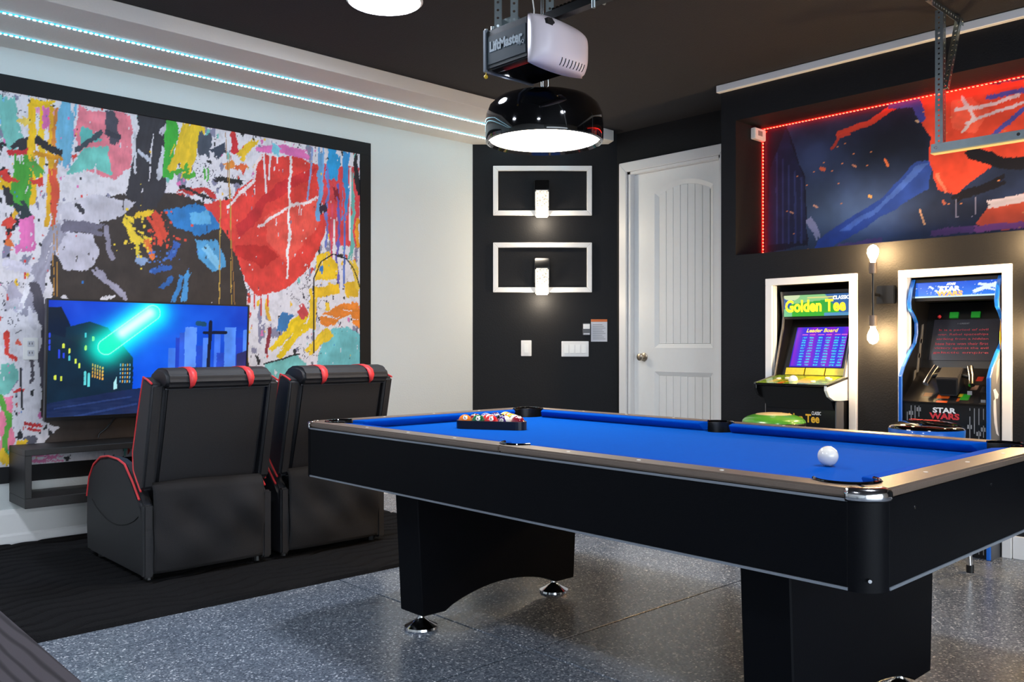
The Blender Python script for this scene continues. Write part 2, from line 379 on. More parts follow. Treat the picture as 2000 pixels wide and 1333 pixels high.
# ---- print layouts: strokes (s) and patches (p) in metres on the wall or screen
MURAL_L=[
 ('p', [(1.409, 1.264), (1.435, 1.617), (1.526, 1.825), (1.774, 1.934), (1.978, 1.983), (2.227, 1.969), (2.424, 1.857), (2.533, 1.574), (2.578, 1.298), (2.578, 0.413), (1.383, 0.521), (1.453, 0.62), (1.37, 0.662)], 0.0, '#3d3532'),
 ('s', [(1.197, 2.376), (1.241, 2.096)], 0.1149, '#7cc6bd'),
 ('s', [(1.345, 2.376), (1.442, 2.338)], 0.0729, '#e79ac4'),
 ('s', [(1.246, 2.124), (1.32, 2.158)], 0.0552, '#33333a'),
 ('s', [(1.209, 2.091), (1.307, 2.128)], 0.0275, '#d8323c'),
 ('p', [(1.566, 2.404), (1.846, 2.402), (1.846, 2.098), (1.76, 2.021), (1.593, 2.063), (1.548, 2.257)], 0.0, '#ee8494'),
 ('s', [(1.495, 2.405), (1.484, 2.076)], 0.0853, '#72b6d8'),
 ('p', [(1.495, 2.015), (1.593, 2.184), (1.703, 2.21), (1.751, 2.049), (1.621, 2.067)], 0.0, '#74c9bd'),
 ('p', [(1.58, 2.306), (1.689, 2.237), (1.58, 2.19)], 0.0, '#62bcb6'),
 ('s', [(1.74, 2.401), (1.734, 2.265)], 0.0765, '#4b4a57'),
 ('s', [(1.667, 2.283), (1.553, 2.166)], 0.0289, '#43505c'),
 ('s', [(1.703, 2.298), (1.774, 2.265)], 0.0353, '#3d3d4a'),
 ('s', [(1.325, 2.386), (1.325, 2.109), (1.315, 1.844)], 0.0361, '#f0c01e'),
 ('s', [(1.37, 2.381), (1.368, 1.989)], 0.0307, '#f3c928'),
 ('s', [(1.411, 2.375), (1.406, 1.728)], 0.0281, '#efb422'),
 ('s', [(1.32, 2.391), (1.422, 2.388)], 0.0503, '#f2c41c'),
 ('s', [(1.325, 2.109), (1.221, 1.71)], 0.0165, '#f0bb30'),
 ('s', [(1.391, 2.365), (1.386, 2.252)], 0.0308, '#e472b4'),
 ('s', [(1.442, 2.367), (1.437, 1.731)], 0.0169, '#d8863c'),
 ('s', [(1.27, 2.279), (1.307, 2.258)], 0.0387, '#f0d060'),
 ('s', [(1.283, 2.069), (1.265, 1.824)], 0.0937, '#4aa53c'),
 ('s', [(1.325, 2.053), (1.358, 1.988)], 0.0501, '#57a548'),
 ('s', [(1.345, 2.181), (1.461, 2.129)], 0.0393, '#2c2c30'),
 ('s', [(1.35, 2.099), (1.468, 2.096)], 0.0225, '#e09a1e'),
 ('s', [(1.173, 1.963), (1.233, 1.985)], 0.0655, '#d93a34'),
 ('s', [(1.202, 1.913), (1.216, 1.819)], 0.0382, '#2f2f33'),
 ('s', [(1.345, 1.972), (1.355, 1.94)], 0.0613, '#d8403a'),
 ('s', [(1.422, 2.025), (1.437, 1.731)], 0.0395, '#e0573c'),
 ('s', [(1.26, 1.824), (1.28, 1.757)], 0.0551, '#2b3b40'),
 ('p', [(1.265, 1.736), (1.335, 1.763), (1.34, 1.588), (1.27, 1.571)], 0.0, '#ea78bb'),
 ('s', [(1.192, 1.734), (1.226, 1.71)], 0.0492, '#d4453a'),
 ('s', [(1.209, 1.627), (1.241, 1.597)], 0.0383, '#e9783a'),
 ('s', [(1.197, 1.49), (1.345, 1.471)], 0.0496, '#cfcbda'),
 ('s', [(1.221, 1.382), (1.27, 1.274)], 0.0604, '#b8b3c6'),
 ('s', [(1.32, 1.553), (1.295, 1.523)], 0.0332, '#8c8aa0'),
 ('s', [(1.978, 2.414), (1.955, 2.204), (1.925, 1.964)], 0.1938, '#35343b'),
 ('s', [(1.866, 2.325), (1.878, 2.072)], 0.015, '#d6d6de'),
 ('s', [(2.033, 2.246), (2.015, 2.06)], 0.0275, '#cfd0da'),
 ('s', [(2.07, 2.406), (2.027, 2.331)], 0.0307, '#c9c3d0'),
 ('s', [(1.898, 2.195), (1.949, 2.149)], 0.0241, '#b9bcc8'),
 ('p', [(1.468, 1.853), (1.621, 1.916), (1.866, 1.915), (1.802, 1.831), (1.553, 1.724), (1.458, 1.733)], 0.0, '#cfcbd6'),
 ('p', [(1.442, 1.686), (1.629, 1.697), (1.667, 1.601), (1.612, 1.493), (1.484, 1.496), (1.432, 1.561)], 0.0, '#c8c4d2'),
 ('s', [(1.3, 1.261), (1.381, 1.501), (1.453, 1.698)], 0.084, '#a29fb0'),
 ('s', [(1.27, 1.26), (1.335, 1.443)], 0.0277, '#e4e2ea'),
 ('s', [(1.648, 1.512), (1.817, 1.35)], 0.0412, '#a9a4b8'),
 ('s', [(1.487, 1.735), (1.689, 1.731)], 0.0577, '#6f6b7c'),
 ('s', [(1.553, 1.856), (1.58, 1.825)], 0.0287, '#37363c'),
 ('s', [(1.703, 1.741), (1.731, 1.582)], 0.0293, '#8f8a9c'),
 ('s', [(1.479, 1.323), (1.5, 1.309)], 0.0284, '#efeaf0'),
 ('s', [(1.689, 1.339), (1.751, 1.348)], 0.0176, '#efeaf0'),
 ('p', [(2.045, 1.88), (2.227, 1.931), (2.37, 1.899), (2.39, 1.796), (2.265, 1.74), (2.094, 1.793)], 0.0, '#2f7fc4'),
 ('p', [(2.179, 1.889), (2.308, 1.902), (2.331, 1.822), (2.211, 1.804)], 0.0, '#62b0e0'),
 ('p', [(2.24, 1.713), (2.37, 1.724), (2.431, 1.568), (2.331, 1.523), (2.253, 1.607)], 0.0, '#59a9de'),
 ('s', [(2.291, 1.67), (2.374, 1.57)], 0.0445, '#84c6ea'),
 ('s', [(1.831, 1.798), (1.866, 1.688), (1.949, 1.688)], 0.048, '#f2d23a'),
 ('s', [(1.866, 1.837), (1.966, 1.866)], 0.0301, '#efc62e'),
 ('s', [(1.966, 1.842), (2.033, 1.695)], 0.0792, '#e2503a'),
 ('s', [(1.934, 1.687), (1.978, 1.585)], 0.0424, '#e8783a'),
 ('s', [(1.875, 1.682), (1.872, 1.592)], 0.015, '#e6cf3a'),
 ('s', [(1.889, 1.578), (1.949, 1.561)], 0.0482, '#8ea6cc'),
 ('s', [(2.07, 1.591), (2.116, 1.671)], 0.0432, '#3a62b4'),
 ('s', [(1.978, 1.509), (2.07, 1.545)], 0.0275, '#2f5fae'),
 ('s', [(2.101, 1.346), (2.138, 1.487)], 0.031, '#3c86c8'),
 ('s', [(2.151, 1.332), (2.189, 1.521)], 0.0312, '#4c9ad6'),
 ('s', [(2.033, 1.42), (2.07, 1.483)], 0.0184, '#2d66ae'),
 ('p', [(2.275, 1.93), (2.458, 2.002), (2.596, 2.137), (2.667, 2.302), (2.963, 2.329), (3.208, 2.288), (3.119, 2.031), (3.159, 1.895), (3.002, 1.586), (2.85, 1.452), (2.631, 1.392), (2.554, 1.494), (2.441, 1.762)], 0.0, '#e4453e'),
 ('s', [(2.132, 1.983), (2.291, 2.027), (2.357, 1.984)], 0.0378, '#c43a38'),
 ('s', [(2.324, 1.98), (2.132, 2.029)], 0.0188, '#2c2a2c'),
 ('p', [(2.492, 1.831), (2.776, 2.127), (3.08, 2.305), (3.002, 2.19), (2.703, 1.984), (2.526, 1.737)], 0.0, '#cf3338'),
 ('p', [(2.492, 1.701), (2.703, 1.718), (2.776, 1.64), (2.667, 1.582), (2.492, 1.636)], 0.0, '#c9302f'),
 ('p', [(2.703, 1.918), (3.119, 2.101), (3.08, 1.887), (2.85, 1.594), (2.703, 1.751)], 0.0, '#ec5a4e'),
 ('s', [(2.66, 2.294), (2.596, 2.11), (2.424, 1.94)], 0.0164, '#f4e4e4'),
 ('s', [(2.649, 1.839), (2.85, 1.967), (3.08, 2.068)], 0.0204, '#f3dede'),
 ('s', [(2.868, 2.403), (2.872, 2.003), (2.85, 1.499)], 0.017, '#f6ecec'),
 ('p', [(2.805, 2.4), (2.933, 2.407), (2.887, 2.318), (2.857, 2.313)], 0.0, '#f0eef2'),
 ('s', [(2.681, 2.327), (2.703, 2.064)], 0.0133, '#f2e6ea'),
 ('s', [(2.728, 2.334), (2.717, 2.153)], 0.0134, '#f2e6ea'),
 ('s', [(2.779, 2.356), (2.779, 2.268)], 0.0134, '#f2e6ea'),
 ('s', [(2.094, 2.435), (2.064, 2.082)], 0.0616, '#3fae3c'),
 ('s', [(2.22, 2.417), (2.132, 2.122)], 0.1434, '#eac42c'),
 ('s', [(2.138, 2.092), (2.201, 2.147)], 0.0685, '#4ca83a'),
 ('s', [(2.291, 2.366), (2.278, 2.237)], 0.0569, '#4a5260'),
 ('s', [(2.298, 2.161), (2.298, 2.098)], 0.0317, '#52b040'),
 ('s', [(2.357, 2.265), (2.424, 2.307)], 0.0705, '#3c4454'),
 ('s', [(2.478, 2.406), (2.478, 2.29)], 0.0454, '#d4333c'),
 ('s', [(2.526, 2.271), (2.624, 2.398)], 0.0492, '#efc330'),
 ('s', [(2.424, 2.185), (2.465, 2.21)], 0.0452, '#ee9440'),
 ('s', [(2.631, 2.359), (3.002, 2.349)], 0.054, '#e276b8'),
 ('s', [(2.739, 2.373), (2.794, 2.345)], 0.0537, '#7cc6d8'),
 ('s', [(2.341, 2.097), (2.526, 2.102)], 0.0322, '#2b2a2e'),
 ('s', [(2.475, 2.202), (2.561, 2.198)], 0.0326, '#e46a3c'),
 ('p', [(3.127, 2.312), (3.407, 2.316), (3.407, 1.774), (3.2, 1.757), (3.127, 1.892)], 0.0, '#dc4a50'),
 ('s', [(3.096, 2.433), (3.088, 1.923)], 0.0453, '#6fa8da'),
 ('s', [(3.041, 2.403), (3.002, 2.052)], 0.0138, '#8aa2d4'),
 ('s', [(3.22, 2.41), (3.192, 2.233)], 0.0989, '#2f9edc'),
 ('s', [(3.306, 2.409), (3.29, 1.943)], 0.05, '#3a96d8'),
 ('s', [(3.159, 2.299), (3.143, 1.753)], 0.0175, '#6f7cc4'),
 ('s', [(3.24, 2.186), (3.24, 1.477)], 0.0177, '#6a62b8'),
 ('s', [(3.192, 2.039), (3.184, 1.545)], 0.0141, '#d6506a'),
 ('s', [(3.29, 1.978), (3.286, 1.479)], 0.0143, '#5a78c8'),
 ('s', [(3.365, 2.274), (3.34, 1.679)], 0.0323, '#6fbcb4'),
 ('s', [(3.382, 2.42), (3.399, 2.134)], 0.0361, '#2a2a30'),
 ('s', [(3.127, 2.032), (3.135, 1.962)], 0.0455, '#3a2c40'),
 ('s', [(3.22, 2.166), (3.232, 2.079)], 0.0425, '#8c2838'),
 ('s', [(3.34, 2.306), (3.331, 1.804)], 0.0143, '#efe6ee'),
 ('s', [(3.208, 1.935), (3.208, 1.617)], 0.0141, '#f0e6ea'),
 ('s', [(3.399, 1.953), (3.394, 1.773)], 0.0289, '#efa02c'),
 ('p', [(3.06, 1.684), (3.159, 1.726), (3.24, 1.619), (3.24, 1.53), (3.06, 1.503)], 0.0, '#efc42a'),
 ('s', [(3.111, 1.583), (3.127, 1.612)], 0.035, '#2f7ac4'),
 ('p', [(3.048, 1.468), (3.24, 1.491), (3.249, 1.424), (3.048, 1.398)], 0.0, '#eebf2a'),
 ('p', [(3.29, 1.497), (3.407, 1.521), (3.407, 1.413), (3.306, 1.409)], 0.0, '#efc030'),
 ('s', [(3.159, 1.368), (3.167, 1.315)], 0.0351, '#efc63c'),
 ('s', [(3.365, 1.663), (3.399, 1.484)], 0.0504, '#f0cc48'),
 ('s', [(3.139, 1.244), (3.365, 1.339), (3.407, 1.232)], 0.0928, '#ee8a34'),
 ('s', [(3.041, 1.433), (3.033, 1.19)], 0.0623, '#efc630'),
 ('p', [(3.08, 0.926), (3.111, 1.087), (3.2, 1.193), (3.323, 1.209), (3.416, 1.153), (3.416, 0.907)], 0.0, '#6fbdc4'),
 ('s', [(2.776, 1.018), (3.009, 1.266)], 0.1022, '#efcb22'),
 ('s', [(3.002, 1.017), (3.159, 1.157)], 0.0766, '#eec832'),
 ('p', [(2.667, 0.846), (2.703, 0.945), (2.925, 1.001), (3.002, 0.931), (2.963, 0.829)], 0.0, '#78c2c0'),
 ('p', [(2.794, 1.281), (2.906, 1.274), (2.85, 1.154), (2.776, 1.153)], 0.0, '#3a7ab4'),
 ('s', [(2.944, 1.326), (2.982, 1.258)], 0.0549, '#cf4a50'),
 ('s', [(2.71, 1.369), (2.71, 1.235)], 0.0267, '#e8b53c'),
 ('s', [(2.721, 1.185), (2.703, 1.019)], 0.0267, '#8c3040'),
 ('s', [(2.621, 1.392), (2.621, 1.309)], 0.0099, '#d83c38'),
 ('s', [(2.663, 1.393), (2.663, 1.267)], 0.0099, '#d83c38'),
 ('s', [(2.71, 1.395), (2.71, 1.325)], 0.01, '#d83c38'),
 ('s', [(3.048, 1.017), (3.048, 1.52), (3.111, 1.646), (3.2, 1.697), (3.302, 1.673), (3.373, 1.591), (3.416, 1.485)], 0.0092, '#232328'),
 ('s', [(2.685, 0.946), (2.944, 1.011)], 0.0101, '#232328'),
 ('s', [(1.197, 1.272), (1.258, 1.301)], 0.0712, '#cfcad8'),
 ('s', [(1.207, 1.135), (1.211, 1.026), (1.255, 0.998)], 0.0246, '#dc4034'),
 ('s', [(1.246, 1.075), (1.26, 1.064)], 0.0192, '#e0604c'),
 ('p', [(1.173, 0.967), (1.241, 0.977), (1.26, 0.875), (1.221, 0.802), (1.173, 0.804)], 0.0, '#7cc8bc'),
 ('s', [(1.241, 0.823), (1.29, 0.832)], 0.0165, '#d83a3a'),
 ('p', [(1.173, 0.795), (1.221, 0.802), (1.241, 0.642), (1.241, 0.505), (1.173, 0.483)], 0.0, '#ea7f9c'),
 ('s', [(1.178, 0.795), (1.207, 0.685), (1.202, 0.453)], 0.0273, '#5aa53e'),
 ('s', [(1.27, 0.943), (1.28, 0.722)], 0.011, '#2c2c32'),
 ('s', [(1.335, 1.026), (1.33, 0.831)], 0.0334, '#57525c'),
 ('s', [(1.3, 0.649), (1.37, 0.628)], 0.0195, '#c93438'),
 ('s', [(1.31, 0.615), (1.365, 0.601)], 0.0139, '#c93a40'),
 ('s', [(1.3, 0.561), (1.35, 0.563)], 0.0444, '#5a5a68'),
 ('s', [(1.178, 0.499), (1.207, 0.439)], 0.049, '#efc22e'),
 ('s', [(1.255, 0.553), (1.29, 0.534)], 0.0386, '#efc22e'),
 ('s', [(1.345, 1.388), (1.386, 1.165), (1.396, 0.829)], 0.0504, '#54505c'),
 ('s', [(1.325, 1.276), (1.335, 1.165)], 0.0278, '#dcd8e2'),
 ('s', [(1.295, 0.445), (1.474, 0.449)], 0.0448, '#e27fb0'),
 ('s', [(1.432, 1.786), (1.432, 1.335)], 0.0045, '#c08a3c'),
 ('s', [(1.45, 1.76), (1.45, 1.336)], 0.0045, '#c08a3c'),
 ('s', [(2.39, 1.982), (2.384, 1.324)], 0.0058, '#c8a24a'),
 ('s', [(2.448, 2.279), (2.465, 1.327)], 0.0052, '#c8a24a'),
 ('s', [(2.424, 2.404), (2.485, 1.328)], 0.0045, '#a8763c'),
]
MURAL_R=[
 ('p', [(-3.089, 2.51), (-2.914, 2.511), (-2.772, 2.126), (-2.761, 1.702), (-3.089, 1.679)], 0.0, '#181830'),
 ('p', [(-3.025, 2.229), (-2.914, 2.478), (-2.782, 2.128), (-2.772, 1.736), (-3.044, 1.726)], 0.0, '#1e2448'),
 ('p', [(-2.685, 1.728), (-2.551, 1.811), (-2.296, 1.937), (-2.087, 2.133), (-1.995, 2.128), (-2.015, 1.961), (-2.145, 1.904), (-2.358, 1.791), (-2.518, 1.713), (-2.617, 1.671), (-2.719, 1.673)], 0.0, '#2a4aa4'),
 ('p', [(-2.551, 1.779), (-2.296, 1.907), (-2.087, 2.104), (-2.012, 2.113), (-2.087, 2.045), (-2.296, 1.876), (-2.485, 1.773)], 0.0, '#4468c4'),
 ('p', [(-2.064, 2.51), (-1.137, 2.453), (-1.181, 2.031), (-1.338, 1.977), (-1.627, 2.076), (-1.782, 1.973), (-1.862, 1.912), (-1.959, 1.954), (-2.015, 2.108), (-2.007, 2.253), (-2.058, 2.35)], 0.0, '#d84a34'),
 ('p', [(-1.903, 2.436), (-1.782, 2.44), (-1.691, 2.351), (-1.769, 2.234), (-1.89, 2.29)], 0.0, '#e8604a'),
 ('s', [(-2.175, 2.492), (-2.358, 2.406), (-2.551, 2.373)], 0.04, '#b8402f'),
 ('s', [(-2.6, 2.293), (-2.551, 2.354), (-2.485, 2.361)], 0.0189, '#a83a30'),
 ('s', [(-1.868, 2.386), (-1.704, 2.381), (-1.552, 2.397)], 0.0196, '#d8ccd8'),
 ('s', [(-1.809, 2.303), (-1.627, 2.338), (-1.515, 2.357)], 0.0166, '#cfc2d0'),
 ('s', [(-1.835, 2.451), (-1.769, 2.324), (-1.835, 2.251)], 0.0171, '#d6c8d2'),
 ('s', [(-2.235, 2.489), (-2.087, 2.474), (-2.058, 2.379)], 0.0476, '#3a46a0'),
 ('s', [(-1.678, 2.209), (-1.528, 2.318)], 0.0248, '#4a4ea8'),
 ('s', [(-1.704, 2.423), (-1.528, 2.424)], 0.0248, '#4a50b0'),
 ('s', [(-1.973, 2.043), (-1.917, 1.934)], 0.0174, '#e87a64'),
 ('s', [(-1.782, 2.128), (-1.627, 2.048), (-1.384, 2.016)], 0.066, '#15151f'),
 ('s', [(-1.876, 1.885), (-1.627, 1.965)], 0.0507, '#141420'),
 ('p', [(-1.769, 1.731), (-1.678, 1.847), (-1.315, 1.921), (-1.292, 1.761), (-1.627, 1.683)], 0.0, '#c8503c'),
 ('s', [(-1.691, 1.835), (-1.515, 1.854)], 0.044, '#cfc6d6'),
 ('s', [(-1.782, 1.704), (-1.247, 1.709)], 0.038, '#8a4a8a'),
 ('s', [(-2.001, 1.711), (-1.782, 1.71)], 0.0345, '#5a3a74'),
 ('s', [(-2.551, 1.684), (-2.296, 1.693)], 0.031, '#5a4a8a'),
 ('s', [(-2.271, 2.171), (-2.25, 2.128)], 0.0152, '#e07a48'),
 ('s', [(-2.361, 1.967), (-2.348, 1.959)], 0.0185, '#efb060'),
 ('s', [(-2.671, 2.176), (-2.644, 2.166)], 0.0192, '#b85a40'),
 ('s', [(-2.469, 2.171), (-2.446, 2.155)], 0.0094, '#b88068'),
 ('s', [(-2.064, 1.849), (-2.041, 1.765)], 0.0103, '#d8a888'),
 ('s', [(-1.937, 1.884), (-1.928, 1.869)], 0.0145, '#c86a50'),
 ('s', [(-2.719, 1.951), (-2.692, 1.935)], 0.0097, '#d0a090'),
 ('s', [(-2.882, 1.93), (-2.853, 1.914)], 0.0099, '#d09a84'),
 ('s', [(-2.087, 2.367), (-2.075, 2.359)], 0.0118, '#d8c0a0'),
 ('s', [(-2.754, 1.864), (-2.685, 1.744)], 0.0452, '#8c93c0'),
 ('s', [(-1.868, 1.884), (-1.868, 1.784), (-1.764, 1.781), (-1.764, 1.886)], 0.0034, '#8a8aa8'),
 ('s', [(-2.976, 2.322), (-2.976, 1.737)], 0.0134, '#2c3768'),
 ('s', [(-2.932, 2.275), (-2.932, 1.733)], 0.0133, '#2c3768'),
 ('s', [(-2.889, 2.228), (-2.889, 1.729)], 0.0132, '#2c3768'),
 ('s', [(-2.846, 2.182), (-2.846, 1.726)], 0.0131, '#2c3768'),
 ('s', [(-2.803, 2.137), (-2.803, 1.722)], 0.0131, '#2c3768'),
]
TV_ART=[
 ('p', [(1.993, 1.053), (2.038, 1.053), (2.038, 0.874), (1.993, 0.875)], 0.0, '#3c74e0'),
 ('p', [(2.038, 1.112), (2.089, 1.113), (2.089, 0.873), (2.038, 0.874)], 0.0, '#1c3cb8'),
 ('p', [(2.089, 1.173), (2.16, 1.174), (2.16, 0.871), (2.089, 0.873)], 0.0, '#5a8ef0'),
 ('p', [(2.16, 1.065), (2.2, 1.065), (2.2, 0.87), (2.16, 0.871)], 0.0, '#1e48c4'),
 ('p', [(2.2, 1.114), (2.244, 1.114), (2.244, 0.869), (2.2, 0.87)], 0.0, '#4a80ea'),
 ('p', [(2.27, 1.145), (2.308, 1.145), (2.308, 0.867), (2.27, 0.868)], 0.0, '#3c70e2'),
 ('p', [(2.334, 1.177), (2.406, 1.178), (2.406, 0.865), (2.334, 0.867)], 0.0, '#5088ee'),
 ('p', [(2.406, 1.115), (2.453, 1.115), (2.453, 0.864), (2.406, 0.865)], 0.0, '#1c3ebc'),
 ('p', [(2.453, 1.163), (2.5, 1.163), (2.5, 0.863), (2.453, 0.864)], 0.0, '#4a80e8'),
 ('p', [(2.286, 1.022), (2.334, 1.022), (2.334, 0.867), (2.286, 0.868)], 0.0, '#1e44c0'),
 ('p', [(2.059, 1.142), (2.089, 1.143), (2.089, 0.873), (2.059, 0.874)], 0.0, '#2a58d0'),
 ('p', [(1.344, 1.27), (1.419, 1.272), (1.47, 1.163), (1.47, 0.751), (1.344, 0.743)], 0.0, '#06182c'),
 ('p', [(1.444, 1.163), (1.561, 1.198), (1.654, 1.166), (1.708, 1.11), (1.797, 0.995), (1.797, 0.822), (1.444, 0.752)], 0.0, '#082a3a'),
 ('p', [(1.344, 1.135), (1.444, 1.108), (1.736, 0.939), (1.797, 0.909), (1.797, 0.794), (1.344, 0.756)], 0.0, '#0a2438'),
 ('p', [(1.339, 0.757), (1.797, 0.822), (2.534, 0.846), (2.534, 0.56), (1.339, 0.635)], 0.0, '#16264e'),
 ('s', [(1.495, 0.68), (1.819, 0.735)], 0.0113, '#24386c'),
 ('s', [(1.394, 0.727), (1.791, 0.777)], 0.0084, '#24386c'),
 ('s', [(1.364, 1.129), (1.364, 1.113)], 0.0108, '#2a46e0'),
 ('s', [(1.364, 1.094), (1.364, 1.078)], 0.0108, '#2a46e0'),
 ('s', [(1.364, 1.062), (1.364, 1.045)], 0.0108, '#2a46e0'),
 ('s', [(1.411, 1.04), (1.411, 1.023)], 0.0109, '#2a46e0'),
 ('s', [(1.411, 1.018), (1.411, 1.002)], 0.0109, '#2a46e0'),
 ('s', [(1.434, 1.021), (1.434, 1.004)], 0.011, '#2a46e0'),
 ('s', [(1.432, 1.073), (1.432, 1.056)], 0.0109, '#c8d84a'),
 ('s', [(1.462, 1.045), (1.462, 1.029)], 0.011, '#c8d84a'),
 ('s', [(1.462, 1.007), (1.462, 0.99)], 0.011, '#4ab0c0'),
 ('s', [(1.495, 0.99), (1.495, 0.973)], 0.011, '#c8d84a'),
 ('s', [(1.514, 0.965), (1.514, 0.948)], 0.0111, '#c8d84a'),
 ('s', [(1.545, 1.062), (1.545, 1.045)], 0.0111, '#c8d84a'),
 ('s', [(1.582, 1.112), (1.582, 1.095)], 0.0112, '#c8d84a'),
 ('s', [(1.542, 1.131), (1.542, 1.115)], 0.0111, '#4ab0c0'),
 ('s', [(1.394, 0.904), (1.394, 0.887)], 0.0109, '#c8d84a'),
 ('s', [(1.424, 0.898), (1.424, 0.881)], 0.0109, '#c8d84a'),
 ('s', [(1.582, 0.964), (1.582, 0.955)], 0.0073, '#e0a040'),
 ('s', [(1.582, 0.944), (1.582, 0.936)], 0.0073, '#e0a040'),
 ('s', [(1.582, 0.925), (1.582, 0.916)], 0.0073, '#e0a040'),
 ('s', [(1.582, 0.905), (1.582, 0.897)], 0.0073, '#e0a040'),
 ('s', [(1.73, 0.962), (1.73, 0.953)], 0.0063, '#5aa0d0'),
 ('s', [(1.73, 0.939), (1.73, 0.93)], 0.0063, '#5aa0d0'),
 ('s', [(1.73, 0.916), (1.73, 0.907)], 0.0063, '#5aa0d0'),
 ('s', [(1.73, 0.893), (1.73, 0.885)], 0.0063, '#5aa0d0'),
 ('s', [(1.73, 0.87), (1.73, 0.862)], 0.0063, '#5aa0d0'),
 ('s', [(1.595, 0.959), (1.595, 0.951)], 0.0073, '#e0a040'),
 ('s', [(1.595, 0.94), (1.595, 0.931)], 0.0073, '#e0a040'),
 ('s', [(1.595, 0.92), (1.595, 0.912)], 0.0073, '#e0a040'),
 ('s', [(1.595, 0.901), (1.595, 0.892)], 0.0073, '#e0a040'),
 ('s', [(1.742, 0.962), (1.742, 0.953)], 0.0063, '#d8a04a'),
 ('s', [(1.742, 0.939), (1.742, 0.93)], 0.0063, '#d8a04a'),
 ('s', [(1.742, 0.916), (1.742, 0.907)], 0.0063, '#d8a04a'),
 ('s', [(1.742, 0.893), (1.742, 0.884)], 0.0063, '#d8a04a'),
 ('s', [(1.742, 0.87), (1.742, 0.861)], 0.0063, '#d8a04a'),
 ('s', [(1.608, 0.955), (1.608, 0.947)], 0.0073, '#e0a040'),
 ('s', [(1.608, 0.935), (1.608, 0.927)], 0.0073, '#e0a040'),
 ('s', [(1.608, 0.916), (1.608, 0.907)], 0.0073, '#e0a040'),
 ('s', [(1.608, 0.896), (1.608, 0.888)], 0.0073, '#e0a040'),
 ('s', [(1.755, 0.961), (1.755, 0.953)], 0.0063, '#5aa0d0'),
 ('s', [(1.755, 0.938), (1.755, 0.93)], 0.0063, '#5aa0d0'),
 ('s', [(1.755, 0.916), (1.755, 0.907)], 0.0063, '#5aa0d0'),
 ('s', [(1.755, 0.893), (1.755, 0.884)], 0.0063, '#5aa0d0'),
 ('s', [(1.755, 0.87), (1.755, 0.861)], 0.0063, '#5aa0d0'),
 ('s', [(1.621, 0.951), (1.621, 0.942)], 0.0073, '#e0a040'),
 ('s', [(1.621, 0.931), (1.621, 0.922)], 0.0073, '#e0a040'),
 ('s', [(1.621, 0.911), (1.621, 0.903)], 0.0073, '#e0a040'),
 ('s', [(1.621, 0.892), (1.621, 0.883)], 0.0073, '#e0a040'),
 ('s', [(1.767, 0.961), (1.767, 0.953)], 0.0063, '#d8a04a'),
 ('s', [(1.767, 0.938), (1.767, 0.93)], 0.0063, '#d8a04a'),
 ('s', [(1.767, 0.915), (1.767, 0.907)], 0.0063, '#d8a04a'),
 ('s', [(1.767, 0.892), (1.767, 0.884)], 0.0063, '#d8a04a'),
 ('s', [(1.767, 0.869), (1.767, 0.861)], 0.0063, '#d8a04a'),
 ('s', [(1.635, 0.946), (1.635, 0.938)], 0.0073, '#e0a040'),
 ('s', [(1.635, 0.926), (1.635, 0.918)], 0.0073, '#e0a040'),
 ('s', [(1.635, 0.907), (1.635, 0.898)], 0.0073, '#e0a040'),
 ('s', [(1.635, 0.887), (1.635, 0.879)], 0.0073, '#e0a040'),
 ('s', [(1.78, 0.961), (1.78, 0.952)], 0.0063, '#5aa0d0'),
 ('s', [(1.78, 0.938), (1.78, 0.929)], 0.0063, '#5aa0d0'),
 ('s', [(1.78, 0.915), (1.78, 0.906)], 0.0063, '#5aa0d0'),
 ('s', [(1.78, 0.892), (1.78, 0.883)], 0.0063, '#5aa0d0'),
 ('s', [(1.78, 0.869), (1.78, 0.86)], 0.0063, '#5aa0d0'),
 ('s', [(1.545, 0.92), (1.545, 0.906)], 0.0139, '#5fd0d8'),
 ('s', [(1.545, 0.895), (1.545, 0.881)], 0.0139, '#5fd0d8'),
 ('s', [(1.545, 0.87), (1.545, 0.856)], 0.0139, '#5fd0d8'),
 ('s', [(1.563, 0.911), (1.563, 0.897)], 0.0139, '#5fd0d8'),
 ('s', [(1.563, 0.886), (1.563, 0.872)], 0.0139, '#5fd0d8'),
 ('s', [(1.563, 0.861), (1.563, 0.847)], 0.0139, '#5fd0d8'),
 ('p', [(1.694, 0.86), (1.711, 0.896), (1.711, 0.825), (1.694, 0.82)], 0.0, '#a8e0e8'),
 ('s', [(2.244, 1.206), (2.235, 0.884)], 0.0214, '#081430'),
 ('s', [(2.206, 1.144), (2.341, 1.146)], 0.0184, '#081430'),
 ('s', [(2.163, 1.198), (2.206, 1.193)], 0.0273, '#164a6c'),
 ('p', [(2.413, 1.015), (2.5, 1.046), (2.5, 0.894), (2.413, 0.934)], 0.0, '#2a2a64'),
]
TV_BEAM=[('s', [(1.651, 1.059), (1.899, 1.252)], 0.0862, '#19e6b4'), ('s', [(1.736, 1.139), (1.882, 1.251)], 0.052, '#c8fff0')]
